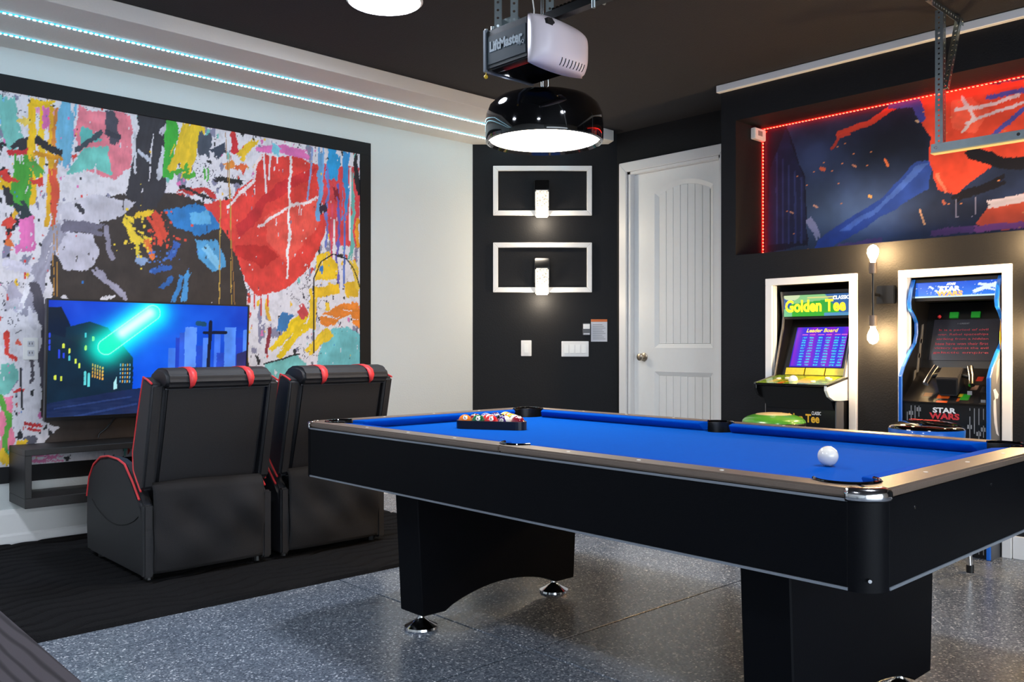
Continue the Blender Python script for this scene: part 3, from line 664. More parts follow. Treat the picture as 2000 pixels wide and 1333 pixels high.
# ================================================================== SETTING
YL = 5.234; XA = 4.812; XD = 5.296; ZC = 2.738
X_MIN, Y_MIN = -2.6, -2.9
floor = MB().box(X_MIN-.2, 5.6, Y_MIN-.2, 5.5, -.14, -.03).build('floor', 'seam'); tag(floor, kind='structure')
gx = [X_MIN-.2, -1.0, 2.13, 5.6]; gy = [Y_MIN-.2, -.95, 2.18, 5.5]; g = .004
for i in range(3):
    for j in range(3):
        MB().box(gx[i]+g, gx[i+1]-g, gy[j]+g, gy[j+1]-g, -.03, 0).build('slab', 'epoxy', floor, bevel=.0015, seg=1)
tag(MB().box(X_MIN-.2, 5.6, Y_MIN-.2, 5.5, ZC, ZC+.12).build('ceiling', 'ceiling_dark'), kind='structure')
tag(MB().box(X_MIN-.2, 4.465, YL, YL+.15, 0, ZC).build('wall_left', 'wall_white'), kind='structure')
# diagonal corner wall (dark) between the mural wall and the door wall
DA, DB = Vector((4.465, YL, 0)), Vector((XD, 4.457, 0)); dd = (DB-DA).normalized(); dn = Vector((dd.y, -dd.x, 0)); 
if dn.y > 0: dn = -dn
b0, b1 = DA-dn*.15, DB-dn*.15
m = MB(); m.prism([(DA.x, DA.y), (DB.x, DB.y), (b1.x, b1.y), (b0.x, b0.y)], 'z', 0, ZC)
tag(m.build('wall_corner', 'wall_black'), kind='structure')
# door wall with the door opening
DY0, DY1, DZ = 3.50, 4.348, 2.42
m = MB(); m.box(XD, XD+.15, DY1, 4.62, 0, ZC); m.box(XD, XD+.15, 3.0, DY0, 0, ZC); m.box(XD, XD+.15, DY0, DY1, DZ, ZC)
tag(m.build('wall_back', 'wall_black'), kind='structure')
# arcade wall with two alcoves and the mural recess
GY0, GY1, SY0, SY1, AZ = 2.319, 2.806, 1.522, 1.996, 1.434
RY0, RY1, RZ0, RZ1, RXB = .25, 3.072, 1.64, 2.495, 5.15
m = MB()
m.box(XA, XD, GY1, 3.18, 0, RZ0); m.box(XA, XD, SY1, GY0, 0, RZ0); m.box(XA, XD, Y_MIN, SY0, 0, RZ0)
m.box(XA, XD, GY0, GY1, AZ, RZ0); m.box(XA, XD, SY0, SY1, AZ, RZ0)
m.box(XA, XD, RY1, 3.18, RZ0, ZC); m.box(XA, XD, Y_MIN, RY0, RZ0, ZC); m.box(XA, XD, RY0, RY1, RZ1, ZC); m.box(RXB, XD, RY0, RY1, RZ0, RZ1)
m.box(5.22, XD, GY0, GY1, 0, AZ); m.box(5.22, XD, SY0, SY1, 0, AZ)
tag(m.build('wall_right', 'wall_black'), kind='structure')
tag(MB().box(X_MIN-.15, X_MIN, Y_MIN-.15, YL+.1, 0, ZC).build('wall_front', 'wall_white'), kind='structure')
# unseen garage doorway behind the camera, opened as an added daylight fill
GX0, GX1, GZ = -2.2, 2.7, 2.25
m = MB(); m.box(X_MIN-.15, GX0, Y_MIN-.15, Y_MIN, 0, ZC); m.box(GX1, XD, Y_MIN-.15, Y_MIN, 0, ZC); m.box(GX0, GX1, Y_MIN-.15, Y_MIN, GZ, ZC)
tag(m.build('wall_side', 'wall_white'), kind='structure')
tag(MB().box(-7, 8, -12, Y_MIN-.2, -.12, -.02).build('driveway', 'paper'), kind='structure')
# soffit over the mural wall
m = MB(); m.prism([(X_MIN, YL), (X_MIN, 4.40), (5.19, 4.40), (5.245, 4.50), (4.47, YL)], 'z', 2.655, ZC)
tag(m.build('ceiling_soffit', 'soffit_paint', bevel=.003, seg=1), 'pale soffit dropped along the mural wall under the dark ceiling', None, kind='structure')
# baseboards and trims
m = MB(); m.prism([(YL, 0), (YL-.022, 0), (YL-.022, .05), (YL-.018, .057), (YL-.015, .062), (YL-.015, .165), (YL-.006, .19), (YL, .19)], 'x', X_MIN, 4.45)
tag(m.build('baseboard_left', 'trim_white'), kind='structure')
m = MB(); 
for a_, b_ in ((Y_MIN, 1.475), (2.043, 2.271), (2.842, 3.18)): m.box(XA-.014, XA, a_, b_, 0, .115)
tag(m.build('baseboard_right', 'trim_white', bevel=.003, seg=1), kind='structure')
tag(MB().box(XA-.035, XA+.001, Y_MIN, 3.195, 2.69, 2.735).build('trim_1', 'trim_white', bevel=.003, seg=1), kind='structure')
def alcove_casing(name, y0, y1):
    r = thing(name, None, None, (XA, (y0+y1)/2, 0), kind='structure'); c = .044; t = .022
    MB().box(XA-t, XA, y0-c, y0, 0, AZ).build('casing_leg', 'trim_white', r, bevel=.002, seg=1)
    MB().box(XA-t, XA, y1, y1+c, 0, AZ).build('casing_leg', 'trim_white', r, bevel=.002, seg=1)
    MB().box(XA-t, XA, y0-c, y1+c, AZ, AZ+.042).build('casing_head', 'trim_white', r, bevel=.002, seg=1)
    # jamb boards lining the reveal
    MB().box(XA, XA+.03, y1-.006, y1, 0, AZ).build('jamb', 'trim_white', r); MB().box(XA, XA+.03, y0, y0+.006, 0, AZ).build('jamb', 'trim_white', r)
alcove_casing('trim_2', GY0, GY1); alcove_casing('trim_3', SY0, SY1)

# ---- door
dr = thing('door_1', 'white two-panel door with arched beadboard panel and brushed knob', None, (XD, (DY0+DY1)/2, 0), kind='structure')
c = .074
def casing(poly): return MB().prism(poly, 'x', XD-.02, XD).build('casing', 'trim_white', dr, bevel=.004)
casing([(DY1, 0), (DY1+c, 0), (DY1+c, DZ+c), (DY1, DZ)]); casing([(DY0-c, 0), (DY0, 0), (DY0, DZ), (DY0-c, DZ+c)]); casing([(DY0-c, DZ+c), (DY0, DZ), (DY1, DZ), (DY1+c, DZ+c)])
JT = .07
MB().box(XD, XD+.12, DY1-JT*.35, DY1, 0, DZ).build('jamb', 'trim_white', dr); MB().box(XD, XD+.12, DY0, DY0+.02, 0, DZ).build('jamb', 'trim_white', dr); MB().box(XD, XD+.12, DY0, DY1, DZ-.02, DZ).build('jamb', 'trim_white', dr)
XS = XD+.05                       # face of the door leaf
py0, py1 = 3.60, 4.125            # panel opening across
a_lo, a_hi, p2_lo, p2_hi, p1_lo = 2.235, 2.305, .22, .87, 1.05
def arch(y): t = (y-(py0+py1)/2)/((py1-py0)/2); return a_hi-(a_hi-a_lo)*t*t
m = MB(); yl, yr = DY1-JT*.35-.002, DY0+.02
m.box(XS, XS+.04, py1, yl, .01, DZ-.022); m.box(XS, XS+.04, yr, py0, .01, DZ-.022); m.box(XS, XS+.04, py0, py1, .01, p2_lo); m.box(XS, XS+.04, py0, py1, p2_hi, p1_lo)
n = 14
top = [(py0+(py1-py0)*i/n, arch(py0+(py1-py0)*i/n)) for i in range(n+1)]
m.prism(top+[(py1, DZ-.022), (py0, DZ-.022)], 'x', XS, XS+.04)
m.box(XS+.03, XS+.04, py0, py1, p2_lo, DZ-.1)
leaf = m.build('door_leaf', 'door_white', dr)
def ring(outline, w_, d0, d1, nm):
    cx = sum(p[0] for p in outline)/len(outline); cz = sum(p[1] for p in outline)/len(outline)
    inn = [(p[0]+(w_ if p[0] < cx-.01 else -w_ if p[0] > cx+.01 else 0), p[1]+(w_ if p[1] < cz else -w_)) for p in outline]
    k = len(outline); m = MB()
    m.add([(d0, *p) for p in outline]+[(d1, *p) for p in inn], [(i, (i+1) % k, k+(i+1) % k, k+i) for i in range(k)])
    return m.build(nm, 'door_white', leaf)
ring([(py0, p2_lo), (py1, p2_lo), (py1, p2_hi), (py0, p2_hi)], .032, XS-.001, XS+.016, 'panel_moulding')
ring([(py1, p1_lo)]+[(py0+(py1-py0)*i/n, arch(py0+(py1-py0)*i/n)) for i in range(n, -1, -1)]+[(py0, p1_lo)], .032, XS-.001, XS+.016, 'panel_moulding')
q0, q1 = py0+.034, py1-.034; pw = (q1-q0)/7
for i in range(7):
    y0, y1 = q0+i*pw+.0012, q0+(i+1)*pw-.0012
    m = MB(); m.prism([(y0, p1_lo+.033), (y1, p1_lo+.033), (y1, arch(y1)-.034), (y0, arch(y0)-.034)], 'x', XS+.012, XS+.03); m.build('plank', 'door_white', leaf, bevel=.0022, seg=1)
    MB().box(XS+.012, XS+.03, y0, y1, p2_lo+.033, p2_hi-.033).build('plank', 'door_white', leaf, bevel=.0022, seg=1)
kn = MB(); kn.lathe([(.001, 0), (.033, 0), (.033, .006), (.026, .01), (.012, .012), (.012, .03), (.022, .036), (.029, .048), (.027, .06), (.015, .067), (.001, .068)], (0, 0, 0), 24, 'x')
kn.v = [(XS-x, y+4.225, z+.98) for x, y, z in kn.v]
tag(kn.build('door_knob', 'satin_metal', dr, smooth=True), 'brushed nickel door knob')

# ================================================================== WALL THINGS: mural wall
MX0, MX1, MZ0, MZ1 = .30, 3.416, .42, 2.42
mr = thing('framed_mural', 'huge paint-splashed colour mural in a black border on the pale wall', 'mural', (1.86, YL, .34))
bw = .088
for nm, q in (('frame_board', (MX0-bw, MX1+bw, MZ1, MZ1+bw)), ('frame_board', (MX0-bw, MX1+bw, MZ0-bw, MZ0)), ('frame_board', (MX0-bw, MX0, MZ0, MZ1)), ('frame_board', (MX1, MX1+bw, MZ0, MZ1))):
    MB().box(q[0], q[1], YL-.012, YL, q[2], q[3]).build(nm, 'frame_black', mr, bevel=.001, seg=1)
def paint_left(X, Y):
    img = np.ones(X.shape+(3,))*np.array([.905, .888, .915])
    n = vnoise(X, Y, 26, 3, 4); n2 = vnoise(X*3, Y, 9, 4, 4)
    img -= (.10*np.clip(n-.55, 0, 1)*3)[..., None]
    for k, (c, th, sc) in enumerate((('#8c8aa4', .70, 12), ('#d8463c', .77, 15), ('#2b2b30', .76, 17), ('#74c4bc', .79, 10), ('#efc02c', .80, 13), ('#e27ab8', .80, 11))):
        q = vnoise(X*1.6, Y*.8, sc, 60+k, 4); img[q > th] = hexc(c)
    sc = np.abs(vnoise(X*1.3, Y*.7, 18, 67, 4)-.5) < .012; img[sc & (vnoise(X, Y, 4, 68, 2) > .55)] = hexc('#4a4856')
    ro = random.Random(12); more = []          # the stretch beyond the rug's far end carries the same loose strokes
    for k in range(46):
        x, z = ro.uniform(.32, 1.12), ro.uniform(.45, 2.4); a = ro.choice((0, 0, 1)); l = ro.uniform(.1, .35)
        more.append(('s', [(x, z), (x+(l*.5 if a else ro.uniform(-.03, .03)), z-(.05 if a else l))], ro.uniform(.03, .12), ro.choice(['#7cc6bd', '#f0c01e', '#d9463c', '#4aa53c', '#e27ab8', '#2c2c32', '#72b6d8', '#ee8494', '#e9e6ee'])))
    img = paint(more+MURAL_L[:0], X, Y, img, .024, .24)
    img = paint(MURAL_L, X, Y, img, .024, .24)
    gr = vnoise(X*4, Y, 40, 69, 3); img *= (1-.16*np.clip(gr-.5, 0, 1))[..., None]
    # flecks of paint thrown over everything
    r = np.random.RandomState(8)
    cols = ['#f2efef', '#e23c3a', '#efc22a', '#2a78c8', '#222226', '#e678b8', '#54b8b8']
    nx = X.shape[1]; ny = X.shape[0]
    for k in range(520):
        i = int(r.rand()*ny); j = int(r.rand()*nx); s = 1 if r.rand() < .8 else 2
        x = X[0, j]; z = Y[i, 0]
        if (z < 1.35 and 1.3 < x < 2.55) or 1.6 < x < 2.95: continue
        c = hexc(cols[r.randint(len(cols))]) if x > 3.0 or x < 1.5 else hexc(cols[0 if x > 2.5 else r.randint(len(cols))])
        img[i:i+s+1, j:j+s] = c
    for k in range(130):   # colour burst on the dark mass
        a = r.normal(0, .09); b_ = r.normal(0, .09); x, z = 1.97+a, 1.70+b_
        j = int((x-X[0, 0])/(X[0, 1]-X[0, 0])); i = int((z-Y[0, 0])/(Y[1, 0]-Y[0, 0]))
        c = '#f0d040' if a < -.03 else ('#e2503a' if b_ > -.05 else '#4a78c8'); s = r.randint(1, 4); img[i:i+s, j:j+s] = hexc(c)
    return img
print_grid('mural_sheet', (0, YL-.005, 0), (1, 0, 0), (0, 0, 1), MX0, MX1, MZ0, MZ1, .0052, paint_left, 'mural_print', mr)

# LED strips under the soffit
def led_strip(label, y, x0, x1):
    r = thing('led_strip', label, 'light strip', ((x0+x1)/2, y, 2.655), group='white led strips under the soffit')
    MB().box(x0, x1, y-.006, y+.006, 2.651, 2.655).build('tape', 'led_tape', r)
    m = MB(); x = x0
    while x < x1: m.box(x, x+.012, y-.0045, y+.0045, 2.647, 2.651); x += .026
    tag(m.build('diode', 'led_white', r), kind='stuff')
led_strip('bright white led strip under the soffit, the one nearer the mural', 5.002, X_MIN+.1, 4.68)
led_strip('bright white led strip under the soffit, the one nearer the soffit edge', 4.685, X_MIN+.1, 5.0)

# outlet plate on the mural
r = thing('outlet_plate', 'white electrical outlet plate on the mural beside the television', 'outlet', (1.316, YL-.006, 1.05))
MB().box(1.28, 1.354, YL-.014, YL-.006, .989, 1.109).build('plate', 'trim_white', r, bevel=.003)
for z in (1.025, 1.075): MB().box(1.30, 1.334, YL-.017, YL-.012, z-.016, z+.016).build('socket', 'paper', r, bevel=.002)
for z in (1.025, 1.075):
    for x in (1.309, 1.323): MB().box(x-.0015, x+.0015, YL-.0178, YL-.0168, z-.004, z+.008).build('slot', 'seam', r)

# ---- television
TX0, TX1, TZ0, TZ1 = 1.345, 2.485, .664, 1.316; TLT = .045/.65
tv = thing('television', 'large flat television showing a blue night city street', 'television', ((TX0+TX1)/2, 5.07, TZ0))
def tvp(x, z, d): return (x, 5.075-(z-TZ0)*TLT+d, z)
def tvbox(x0, x1, z0, z1, d0, d1):
    return MB().add([tvp(x, z, d) for z in (z0, z1) for d in (d0, d1) for x in (x0, x1)], [(0, 2, 3, 1), (4, 5, 7, 6), (0, 1, 5, 4), (2, 6, 7, 3), (0, 4, 6, 2), (1, 3, 7, 5)])
tvbox(TX0, TX1, TZ0, TZ1, .006, .035).build('back_shell', 'plastic_black', tv, bevel=.004)
tvbox(TX0+.2, TX1-.2, TZ0+.05, TZ0+.42, .035, .075).build('rear_housing', 'plastic_black', tv, bevel=.008)
bz = .009
tvbox(TX0, TX1, TZ1-bz, TZ1, -.003, .008).build('bezel', 'plastic_black', tv); tvbox(TX0, TX1, TZ0, TZ0+.018, -.003, .008).build('bezel', 'plastic_black', tv)
tvbox(TX0, TX0+bz, TZ0+.018, TZ1-bz, -.003, .008).build('bezel', 'plastic_black', tv); tvbox(TX1-bz, TX1, TZ0+.018, TZ1-bz, -.003, .008).build('bezel', 'plastic_black', tv)
tvbox(1.8, 2.03, .9, 1.1, .075, .16).build('wall_bracket', 'plastic_black', tv, bevel=.004)
def paint_tv(X, Y):
    t = (Y-TZ0)/(TZ1-TZ0); s = (X-TX0)/(TX1-TX0)
    img = np.zeros(X.shape+(3,)); img[..., 0] = .02+.02*t; img[..., 1] = .18+.16*np.clip(1.1-abs(s-.55)*1.5, 0, 1); img[..., 2] = .62+.28*np.clip(1-abs(s-.5), 0, 1)
    img += (.12*(vnoise(X, Y, 9, 70, 3)-.5))[..., None]
    items = [k for k in TV_ART]
    img = paint(items, X, Y, img, .003)
    road = t < .16
    beam, core = TV_BEAM
    d = line_dist(X, Y, beam[1]); gl = np.exp(-np.clip(d-.03, 0, 9)**2/.006)*(.35+.65*(t > .22)); 
    img = img*(1-.6*gl[..., None])+gl[..., None]*np.array([.02, .95, .82])*.9
    m = d < beam[2]/2; img[m] = img[m]*.4+.6*np.array([.12, .96, .74])
    rim = abs(d-beam[2]/2) < .003; img[rim] = [.5, 1, .9]
    dc = line_dist(X, Y, core[1]); gc = np.exp(-dc**2/.0016)[..., None]; img = img*(1-gc)+gc*np.array([.86, 1, .96])
    fl = (vnoise(X*.5, Y*3, 30, 71, 2)-.5)*.08; img[road] += fl[road][:, None]
    return img
ev = Vector((0, -TLT, 1)); o0 = (0, 5.075+TZ0*TLT+.004, 0)
print_grid('screen', o0, (1, 0, 0), tuple(ev), TX0+bz, TX1-bz, TZ0+.018, TZ1-bz, .0032, paint_tv, 'tv_screen', tv)
cb = [(1.75, 5.14, .75), (1.74, 5.17, .66), (1.70, 5.19, .60), (1.66, 5.20, .565), (1.655, 5.2, .545)]
tag(MB().tube(cb, .006, 8).build('power_cable', 'plastic_black', tv, smooth=True), 'black cable hanging below the screen')

# ---- floating console
cs = thing('floating_console', 'long dark wood open floating shelf box under the television', 'shelf', (1.9, 5.1, .235))
cx0, cx1, cy0, cy1, cz0, cz1, ct = 1.213, 2.62, 4.915, YL-.013, .235, .535, .032
MB().box(cx0, cx1, cy0, cy1, cz1-ct, cz1).build('top_panel', 'wood_dark', cs, bevel=.002, seg=1)
MB().box(cx0, cx1, cy0, cy1, cz0, cz0+.05).build('bottom_panel', 'wood_dark', cs, bevel=.002, seg=1)
for x in (cx0, cx1-ct): MB().box(x, x+ct, cy0, cy1, cz0+.05, cz1-ct).build('end_panel', 'wood_dark', cs, bevel=.002, seg=1)
MB().box(1.95, 1.975, cy0+.01, cy1, cz0+.05, cz1-ct).build('divider', 'wood_dark', cs)

# ================================================================== corner wall things (local x along the wall, -y out of it)
rzc = math.atan2(dd.y, dd.x); L_ = (DB-DA).length
def on_corner(px, py):      # distance along the corner wall for a plan point
    return (Vector((px, py, 0))-DA).dot(dd)
def corner_thing(name, label, cat, s, z, group=None):
    p = DA+dd*s; return thing(name, label, cat, (p.x, p.y, z), rzc, group)
s0, s1 = on_corner(4.583, 5.124), on_corner(5.151, 4.592)
for i, (z0, z1, lab) in enumerate(((2.093, 2.484, 'white rectangular wall moulding around the upper crystal sconce'), (1.488, 1.88, 'white rectangular wall moulding around the lower crystal sconce'))):
    r = corner_thing('wall_moulding', lab, 'wall moulding', (s0+s1)/2, z0, 'white wall mouldings'); hw = (s1-s0)/2; h = z1-z0; k = .04; t = -.018
    def mp(poly): return MB().prism(poly, 'y', t, 0).build('moulding_strip', 'trim_white', r, bevel=.003, seg=1, local=True)
    mp([(-hw, 0), (hw, 0), (hw-k, k), (-hw+k, k)]); mp([(-hw, h), (-hw+k, h-k), (hw-k, h-k), (hw, h)]); mp([(-hw, 0), (-hw+k, k), (-hw+k, h-k), (-hw, h)]); mp([(hw, 0), (hw, h), (hw-k, h-k), (hw-k, k)])
sc = (on_corner(4.82, 4.9)+on_corner(4.9, 4.82))/2
ssc = s0+(s1-s0)*.492
def sconce(label, z0):
    r = corner_thing('wall_sconce', label, 'sconce', ssc, z0, 'crystal wall sconces')
    MB().box(-.06, .06, -.02, 0, .10, .29).build('back_plate', 'plastic_black', r, bevel=.003, local=True)
    MB().box(-.055, .055, -.105, -.018, .205, .283).build('cap', 'gloss_black', r, bevel=.004, local=True)
    m = MB(); m.box(-.052, .052, -.10, -.03, 0, .205); m.build('glass_block', 'bubble_glass', r, bevel=.008, local=True)
    ld = bpy.data.lights.new('sconce_lamp', 'POINT'); ld.energy = P_SCONCE; ld.color = (1, .84, .62); ld.shadow_soft_size = .02
    lo = bpy.data.objects.new('sconce_lamp', ld); C.objects.link(lo); lo.parent = r; lo.location = (0, -.115, -.035)
    return r
sconce('lit crystal wall sconce with black cap, the upper of the pair', 2.072); sconce('lit crystal wall sconce with black cap, the lower of the pair', 1.466)
def plate(name, label, s, z, w_, h_, n):
    r = corner_thing(name, label, 'light switch', s, z, 'white switch plates')
    MB().box(-w_/2, w_/2, -.007, 0, 0, h_).build('plate', 'trim_white', r, bevel=.002, local=True)
    for i in range(n):
        x = (i-(n-1)/2)*.046
        m = MB(); m.add([(x-.0165, -.007, .027), (x+.0165, -.007, .027), (x+.0165, -.007, h_-.027), (x-.0165, -.007, h_-.027), (x-.0165, -.013, .027), (x+.0165, -.013, .027), (x+.0165, -.0085, h_-.027), (x-.0165, -.0085, h_-.027)], [(4, 5, 6, 7), (0, 1, 5, 4), (2, 3, 7, 6), (0, 4, 7, 3), (1, 2, 6, 5)])
        m.build('rocker', 'door_white', r, local=True)
plate('switch_plate', 'white single rocker switch plate on the black wall', on_corner(4.774, 4.945), .986, .082, .124, 1)
plate('switch_plate', 'white four-gang rocker switch plate on the black wall', on_corner(5.055, 4.683), .982, .214, .121, 4)
r = corner_thing('wall_control', 'small grey garage door control panel beside the taped notice', 'control panel', on_corner(5.12, 4.622), 1.15, None)
MB().box(-.03, .03, -.02, 0, 0, .095).build('case', 'grey_laminate', r, bevel=.004, local=True); MB().box(-.026, .026, -.024, -.018, .05, .088).build('button_panel', 'trim_white', r, bevel=.002, local=True); MB().box(-.024, .024, -.023, -.018, .006, .016).build('lower_bar', 'paper', r, local=True)
r = corner_thing('wall_notice', 'white paper notice with orange heading taped to the black wall', 'notice', on_corner(5.194, 4.554), 1.10, None)
MB().box(-.064, .064, -.003, 0, 0, .176).build('sheet', 'paper', r, local=True); MB().box(-.064, .064, -.0036, -.003, .156, .176).build('heading_band', 'paper_orange', r, local=True)
m = MB()
for i in range(9): m.box(-.05, .05-.012*(i % 3), -.0036, -.003, .02+i*.014, .024+i*.014)
tag(m.build('print_line', 'grey_ink', r, local=True), kind='stuff')
# ================================================================== RUG
def rug_pt(u, v):
    x = -1.9+u*(3.22+1.9); y = 3.432+v*(5.19-3.432)
    ph = y*72+2.2*math.sin(x*9+.8*math.sin(y*7))+1.2*math.sin(x*23+y*5)
    e = min(u*5.1, (1-u)*5.1, v*1.75, (1-v)*1.75)
    z = .0172-.0125*math.exp(-(math.sin(ph/2)/.32)**2) if e > .004 else .0005
    return (x, y, z)
tag(MB().grid(rug_pt, 300, 260).build('rug', 'rug_pile', smooth=True), 'large black rippled pile rug under the two recliners', 'rug')

# ================================================================== RECLINERS
def make_recliner(label):
    R = thing('recliner', label, 'recliner', (1.737, 3.905, .0178), group='gaming recliners facing the television')
    B = lambda m, n, mt, p=R, **k: m.build(n, mt, p, local=True, **k)
    prof = [(.0, .02), (.002, .20), (.02, .32), (.06, .36), (.14, .43), (.24, .50), (.33, .516), (.46, .518), (.57, .503), (.67, .458), (.735, .39), (.77, .29), (.775, .15), (.76, .02)]
    for s in (-1, 1):
        a = B(MB().prism(prof, 'x', s*.305, s*.246), 'arm', 'leather', bevel=.014, seg=3, smooth=True)
        xo = s*.302
        B(MB().tube([(xo, y-.001, z+.001) for y, z in prof[3:12]], .0052, 8), 'piping', 'red_trim', a, smooth=True)
        seam = [(s*.3055, .06+.62*t, .285-.075*math.sin(math.pi*t)**.8-.0*t) for t in [i/14 for i in range(15)]]
        B(MB().tube(seam, .0028, 6), 'seam_line', 'seam', a)
        B(MB().box(s*.306, s*.262, -.004, .03, .02, .345), 'arm_rear_panel', 'leather', bevel=.008, smooth=True)
    B(MB().box(-.246, .246, .05, .68, .05, .30), 'seat_base', 'leather', bevel=.01)
    B(MB().box(-.24, .24, .14, .72, .30, .42), 'seat_cushion', 'leather', bevel=.04, seg=4, smooth=True)
    B(MB().box(-.24, .24, .72, .78, .06, .33), 'footrest', 'leather', bevel=.02, seg=3, smooth=True)
    def skirt(u, v):
        x = -.262+.524*u; z = .035+(.405-.02*abs(u-.3))*v
        y = -.012-.014*math.sin(math.pi*v)-.012*math.sin(4*u+6*v)*math.sin(math.pi*v)-.010*math.sin(8*u-7*v)*(1-v)*v*2-.007*math.sin(17*u+9*v)*math.sin(math.pi*v)**2+.016*(abs(2*u-1)**6)
        if v > .93: y += (v-.93)*.35
        return (x, y, z)
    B(MB().grid(skirt, 40, 26), 'rear_skirt', 'skirt_cloth', smooth=True, solid=.006)
    bk = B(MB().prism([(.045, .40), (-.03, .66), (-.085, .885), (.005, .915), (.10, .66), (.16, .42)], 'x', -.243, .243), 'backrest', 'leather', bevel=.018, seg=3, smooth=True)
    for s in (-1, 1):
        pr = [(-.088, .878), (.018, .91), (.085, .73), (.145, .565), (.135, .48), (.045, .395), (.02, .41)]
        wg = B(MB().prism(pr, 'x', s*.25, s*.302), 'side_wing', 'leather', bevel=.011, seg=3, smooth=True)
        xo = s*.299
        B(MB().tube([(xo, y, z) for y, z in [(-.078, .882), (-.03, .897), (.016, .908), (.05, .825), (.087, .728), (.143, .566), (.136, .485), (.10, .445), (.048, .398)]], .0048, 8), 'piping', 'red_trim', wg, smooth=True)
    hp = [(-.07, .852), (-.102, .858), (-.124, .874), (-.129, .900), (-.116, .926), (-.085, .942), (-.04, .949), (.01, .946), (.055, .930), (.085, .90), (.085, .868), (.05, .852)]
    hd = B(MB().prism(hp, 'x', -.25, .25), 'headrest', 'leather', bevel=.016, seg=3, smooth=True)
    for s in (-1, 1):
        m = MB(); k = 8; v = []
        cy, cz = -.015, .90
        for i in range(k):
            y, z = hp[1+i] if i else hp[1]; y, z = cy+(y-cy)*1.02, cz+(z-cz)*1.035
            w_ = .004+.014*min(1, i/2.2); v += [(s*.14-w_-.004*i*s*.5, y, z), (s*.14+w_-.004*i*s*.5, y, z)]
        m.add(v, [(2*i, 2*i+1, 2*i+3, 2*i+2) for i in range(k-1)])
        B(m, 'red_stripe', 'red_trim', hd, solid=.003, smooth=True)
    B(MB().tube([(-.243, -.085, .856), (.243, -.085, .856)], .003, 6), 'headrest_seam', 'grey_laminate', hd)
    for sx in (-1, 1):
        for y in (.06, .66): B(MB().lathe([(.001, 0), (.022, 0), (.018, .055), (.001, .055)], (sx*.26, y, 0), 12), 'foot', 'plastic_black')
    return R
c1 = make_recliner('black gaming recliner with red piping standing in front of the television')
c2 = copy_tree(c1); c2.location.x = 2.40; c2['label'] = 'black gaming recliner with red piping beside the corner of the pool table'

# ================================================================== POOL TABLE
X0, X1, Y0, Y1 = 1.797, 3.075, .81, 3.172
XM, YM = (X0+X1)/2, 1.985
ZA, ZB, ZT, ZBED = .545, .736, .757, .721
pt = thing('pool_table', 'black pool table with bright blue cloth and arched pedestal legs', 'pool table', (XM, YM, 0))
cr = .062
def arc(cx, cy, r, a0, a1, n=8): return [(cx+r*math.cos(math.radians(a0+(a1-a0)*i/n)), cy+r*math.sin(math.radians(a0+(a1-a0)*i/n))) for i in range(n+1)]
# cabinet sides
for nm, q in (('side_apron', (X0, X0+.022, Y0+cr, Y1-cr)), ('side_apron', (X1-.022, X1, Y0+cr, Y1-cr)), ('end_apron', (X0+cr, X1-cr, Y0, Y0+.022)), ('end_apron', (X0+cr, X1-cr, Y1-.022, Y1))):
    MB().box(*q, ZA, ZB).build(nm, 'table_black', pt, bevel=.0015, seg=1)
for q in ((X0-.003, X0+.012, Y0+cr, Y1-cr), (X1-.012, X1+.003, Y0+cr, Y1-cr), (X0+cr, X1-cr, Y0-.003, Y0+.012), (X0+cr, X1-cr, Y1-.012, Y1+.003)):
    MB().box(*q, ZA-.006, ZA).build('silver_strip', 'silver_edge', pt)
for q in ((X0-.003, X0+.01, Y0+cr, Y1-cr), (X1-.01, X1+.003, Y0+cr, Y1-cr)):
    MB().box(*q, ZB-.007, ZB-.001).build('silver_strip', 'silver_edge', pt)
corners = ((X0+cr, Y0+cr, 180), (X1-cr, Y0+cr, 270), (X1-cr, Y1-cr, 0), (X0+cr, Y1-cr, 90))
for cx, cy, a in corners:
    o = arc(cx, cy, cr, a, a+90); i_ = arc(cx, cy, cr-.02, a+90, a)
    MB().prism(o+i_, 'z', ZA-.008, ZB-.002).build('corner_post', 'table_black', pt, smooth=True)
    o = arc(cx, cy, cr+.004, a-4, a+94, 12)
    m = MB(); prof = [(0, ZB-.006), (.003, ZB), (.002, ZT-.008), (-.004, ZT-.001), (-.016, ZT+.001), (-.026, ZT+.001)]; k = len(prof); v = []
    for j in range(13):
        t = math.radians(a-4+98*j/12)
        for dr_, z in prof: v.append((cx+(cr+.003+dr_)*math.cos(t), cy+(cr+.003+dr_)*math.sin(t), z))
    m.add(v, [(j*k+h, (j+1)*k+h, (j+1)*k+h+1, j*k+h+1) for j in range(12) for h in range(k-1)])
    m.build('corner_cap', 'chrome', pt, smooth=True, solid=.0015)
MB().box(X0+.03, X1-.03, Y0+.03, Y1-.03, ZA+.02, ZA+.05).build('underside_panel', 'table_black', pt)
# rails with pocket cut-outs (one quarter made, mirrored)
RWx, RWy = .078, .088; PC = (.118, .122); PR = .072; SR = .058; SO = .088
def rail_poly_long(sx, sy):
    p = []
    ex = X0 if sx > 0 else X1; ey = Y0 if sy > 0 else Y1
    def T(a, b): return (ex+sx*a, ey+sy*b)
    half = abs(YM-ey)
    out = [(0, half), (0, cr)]+[(cr-cr*math.cos(math.radians(t)), cr-cr*math.sin(math.radians(t))) for t in (15, 30, 45)]
    a1 = math.degrees(math.acos((RWx-PC[0])/PR))
    ins = [(PC[0]+PR*math.cos(math.radians(t)), PC[1]+PR*math.sin(math.radians(t))) for t in np.linspace(225, a1, 9)]
    a2 = math.degrees(math.acos((RWx-SO)/SR))
    sd = [(SO+SR*math.cos(math.radians(t)), half+SR*math.sin(math.radians(t))) for t in np.linspace(-a2, -180, 8)]
    return [T(a, b) for a, b in out+ins+sd]
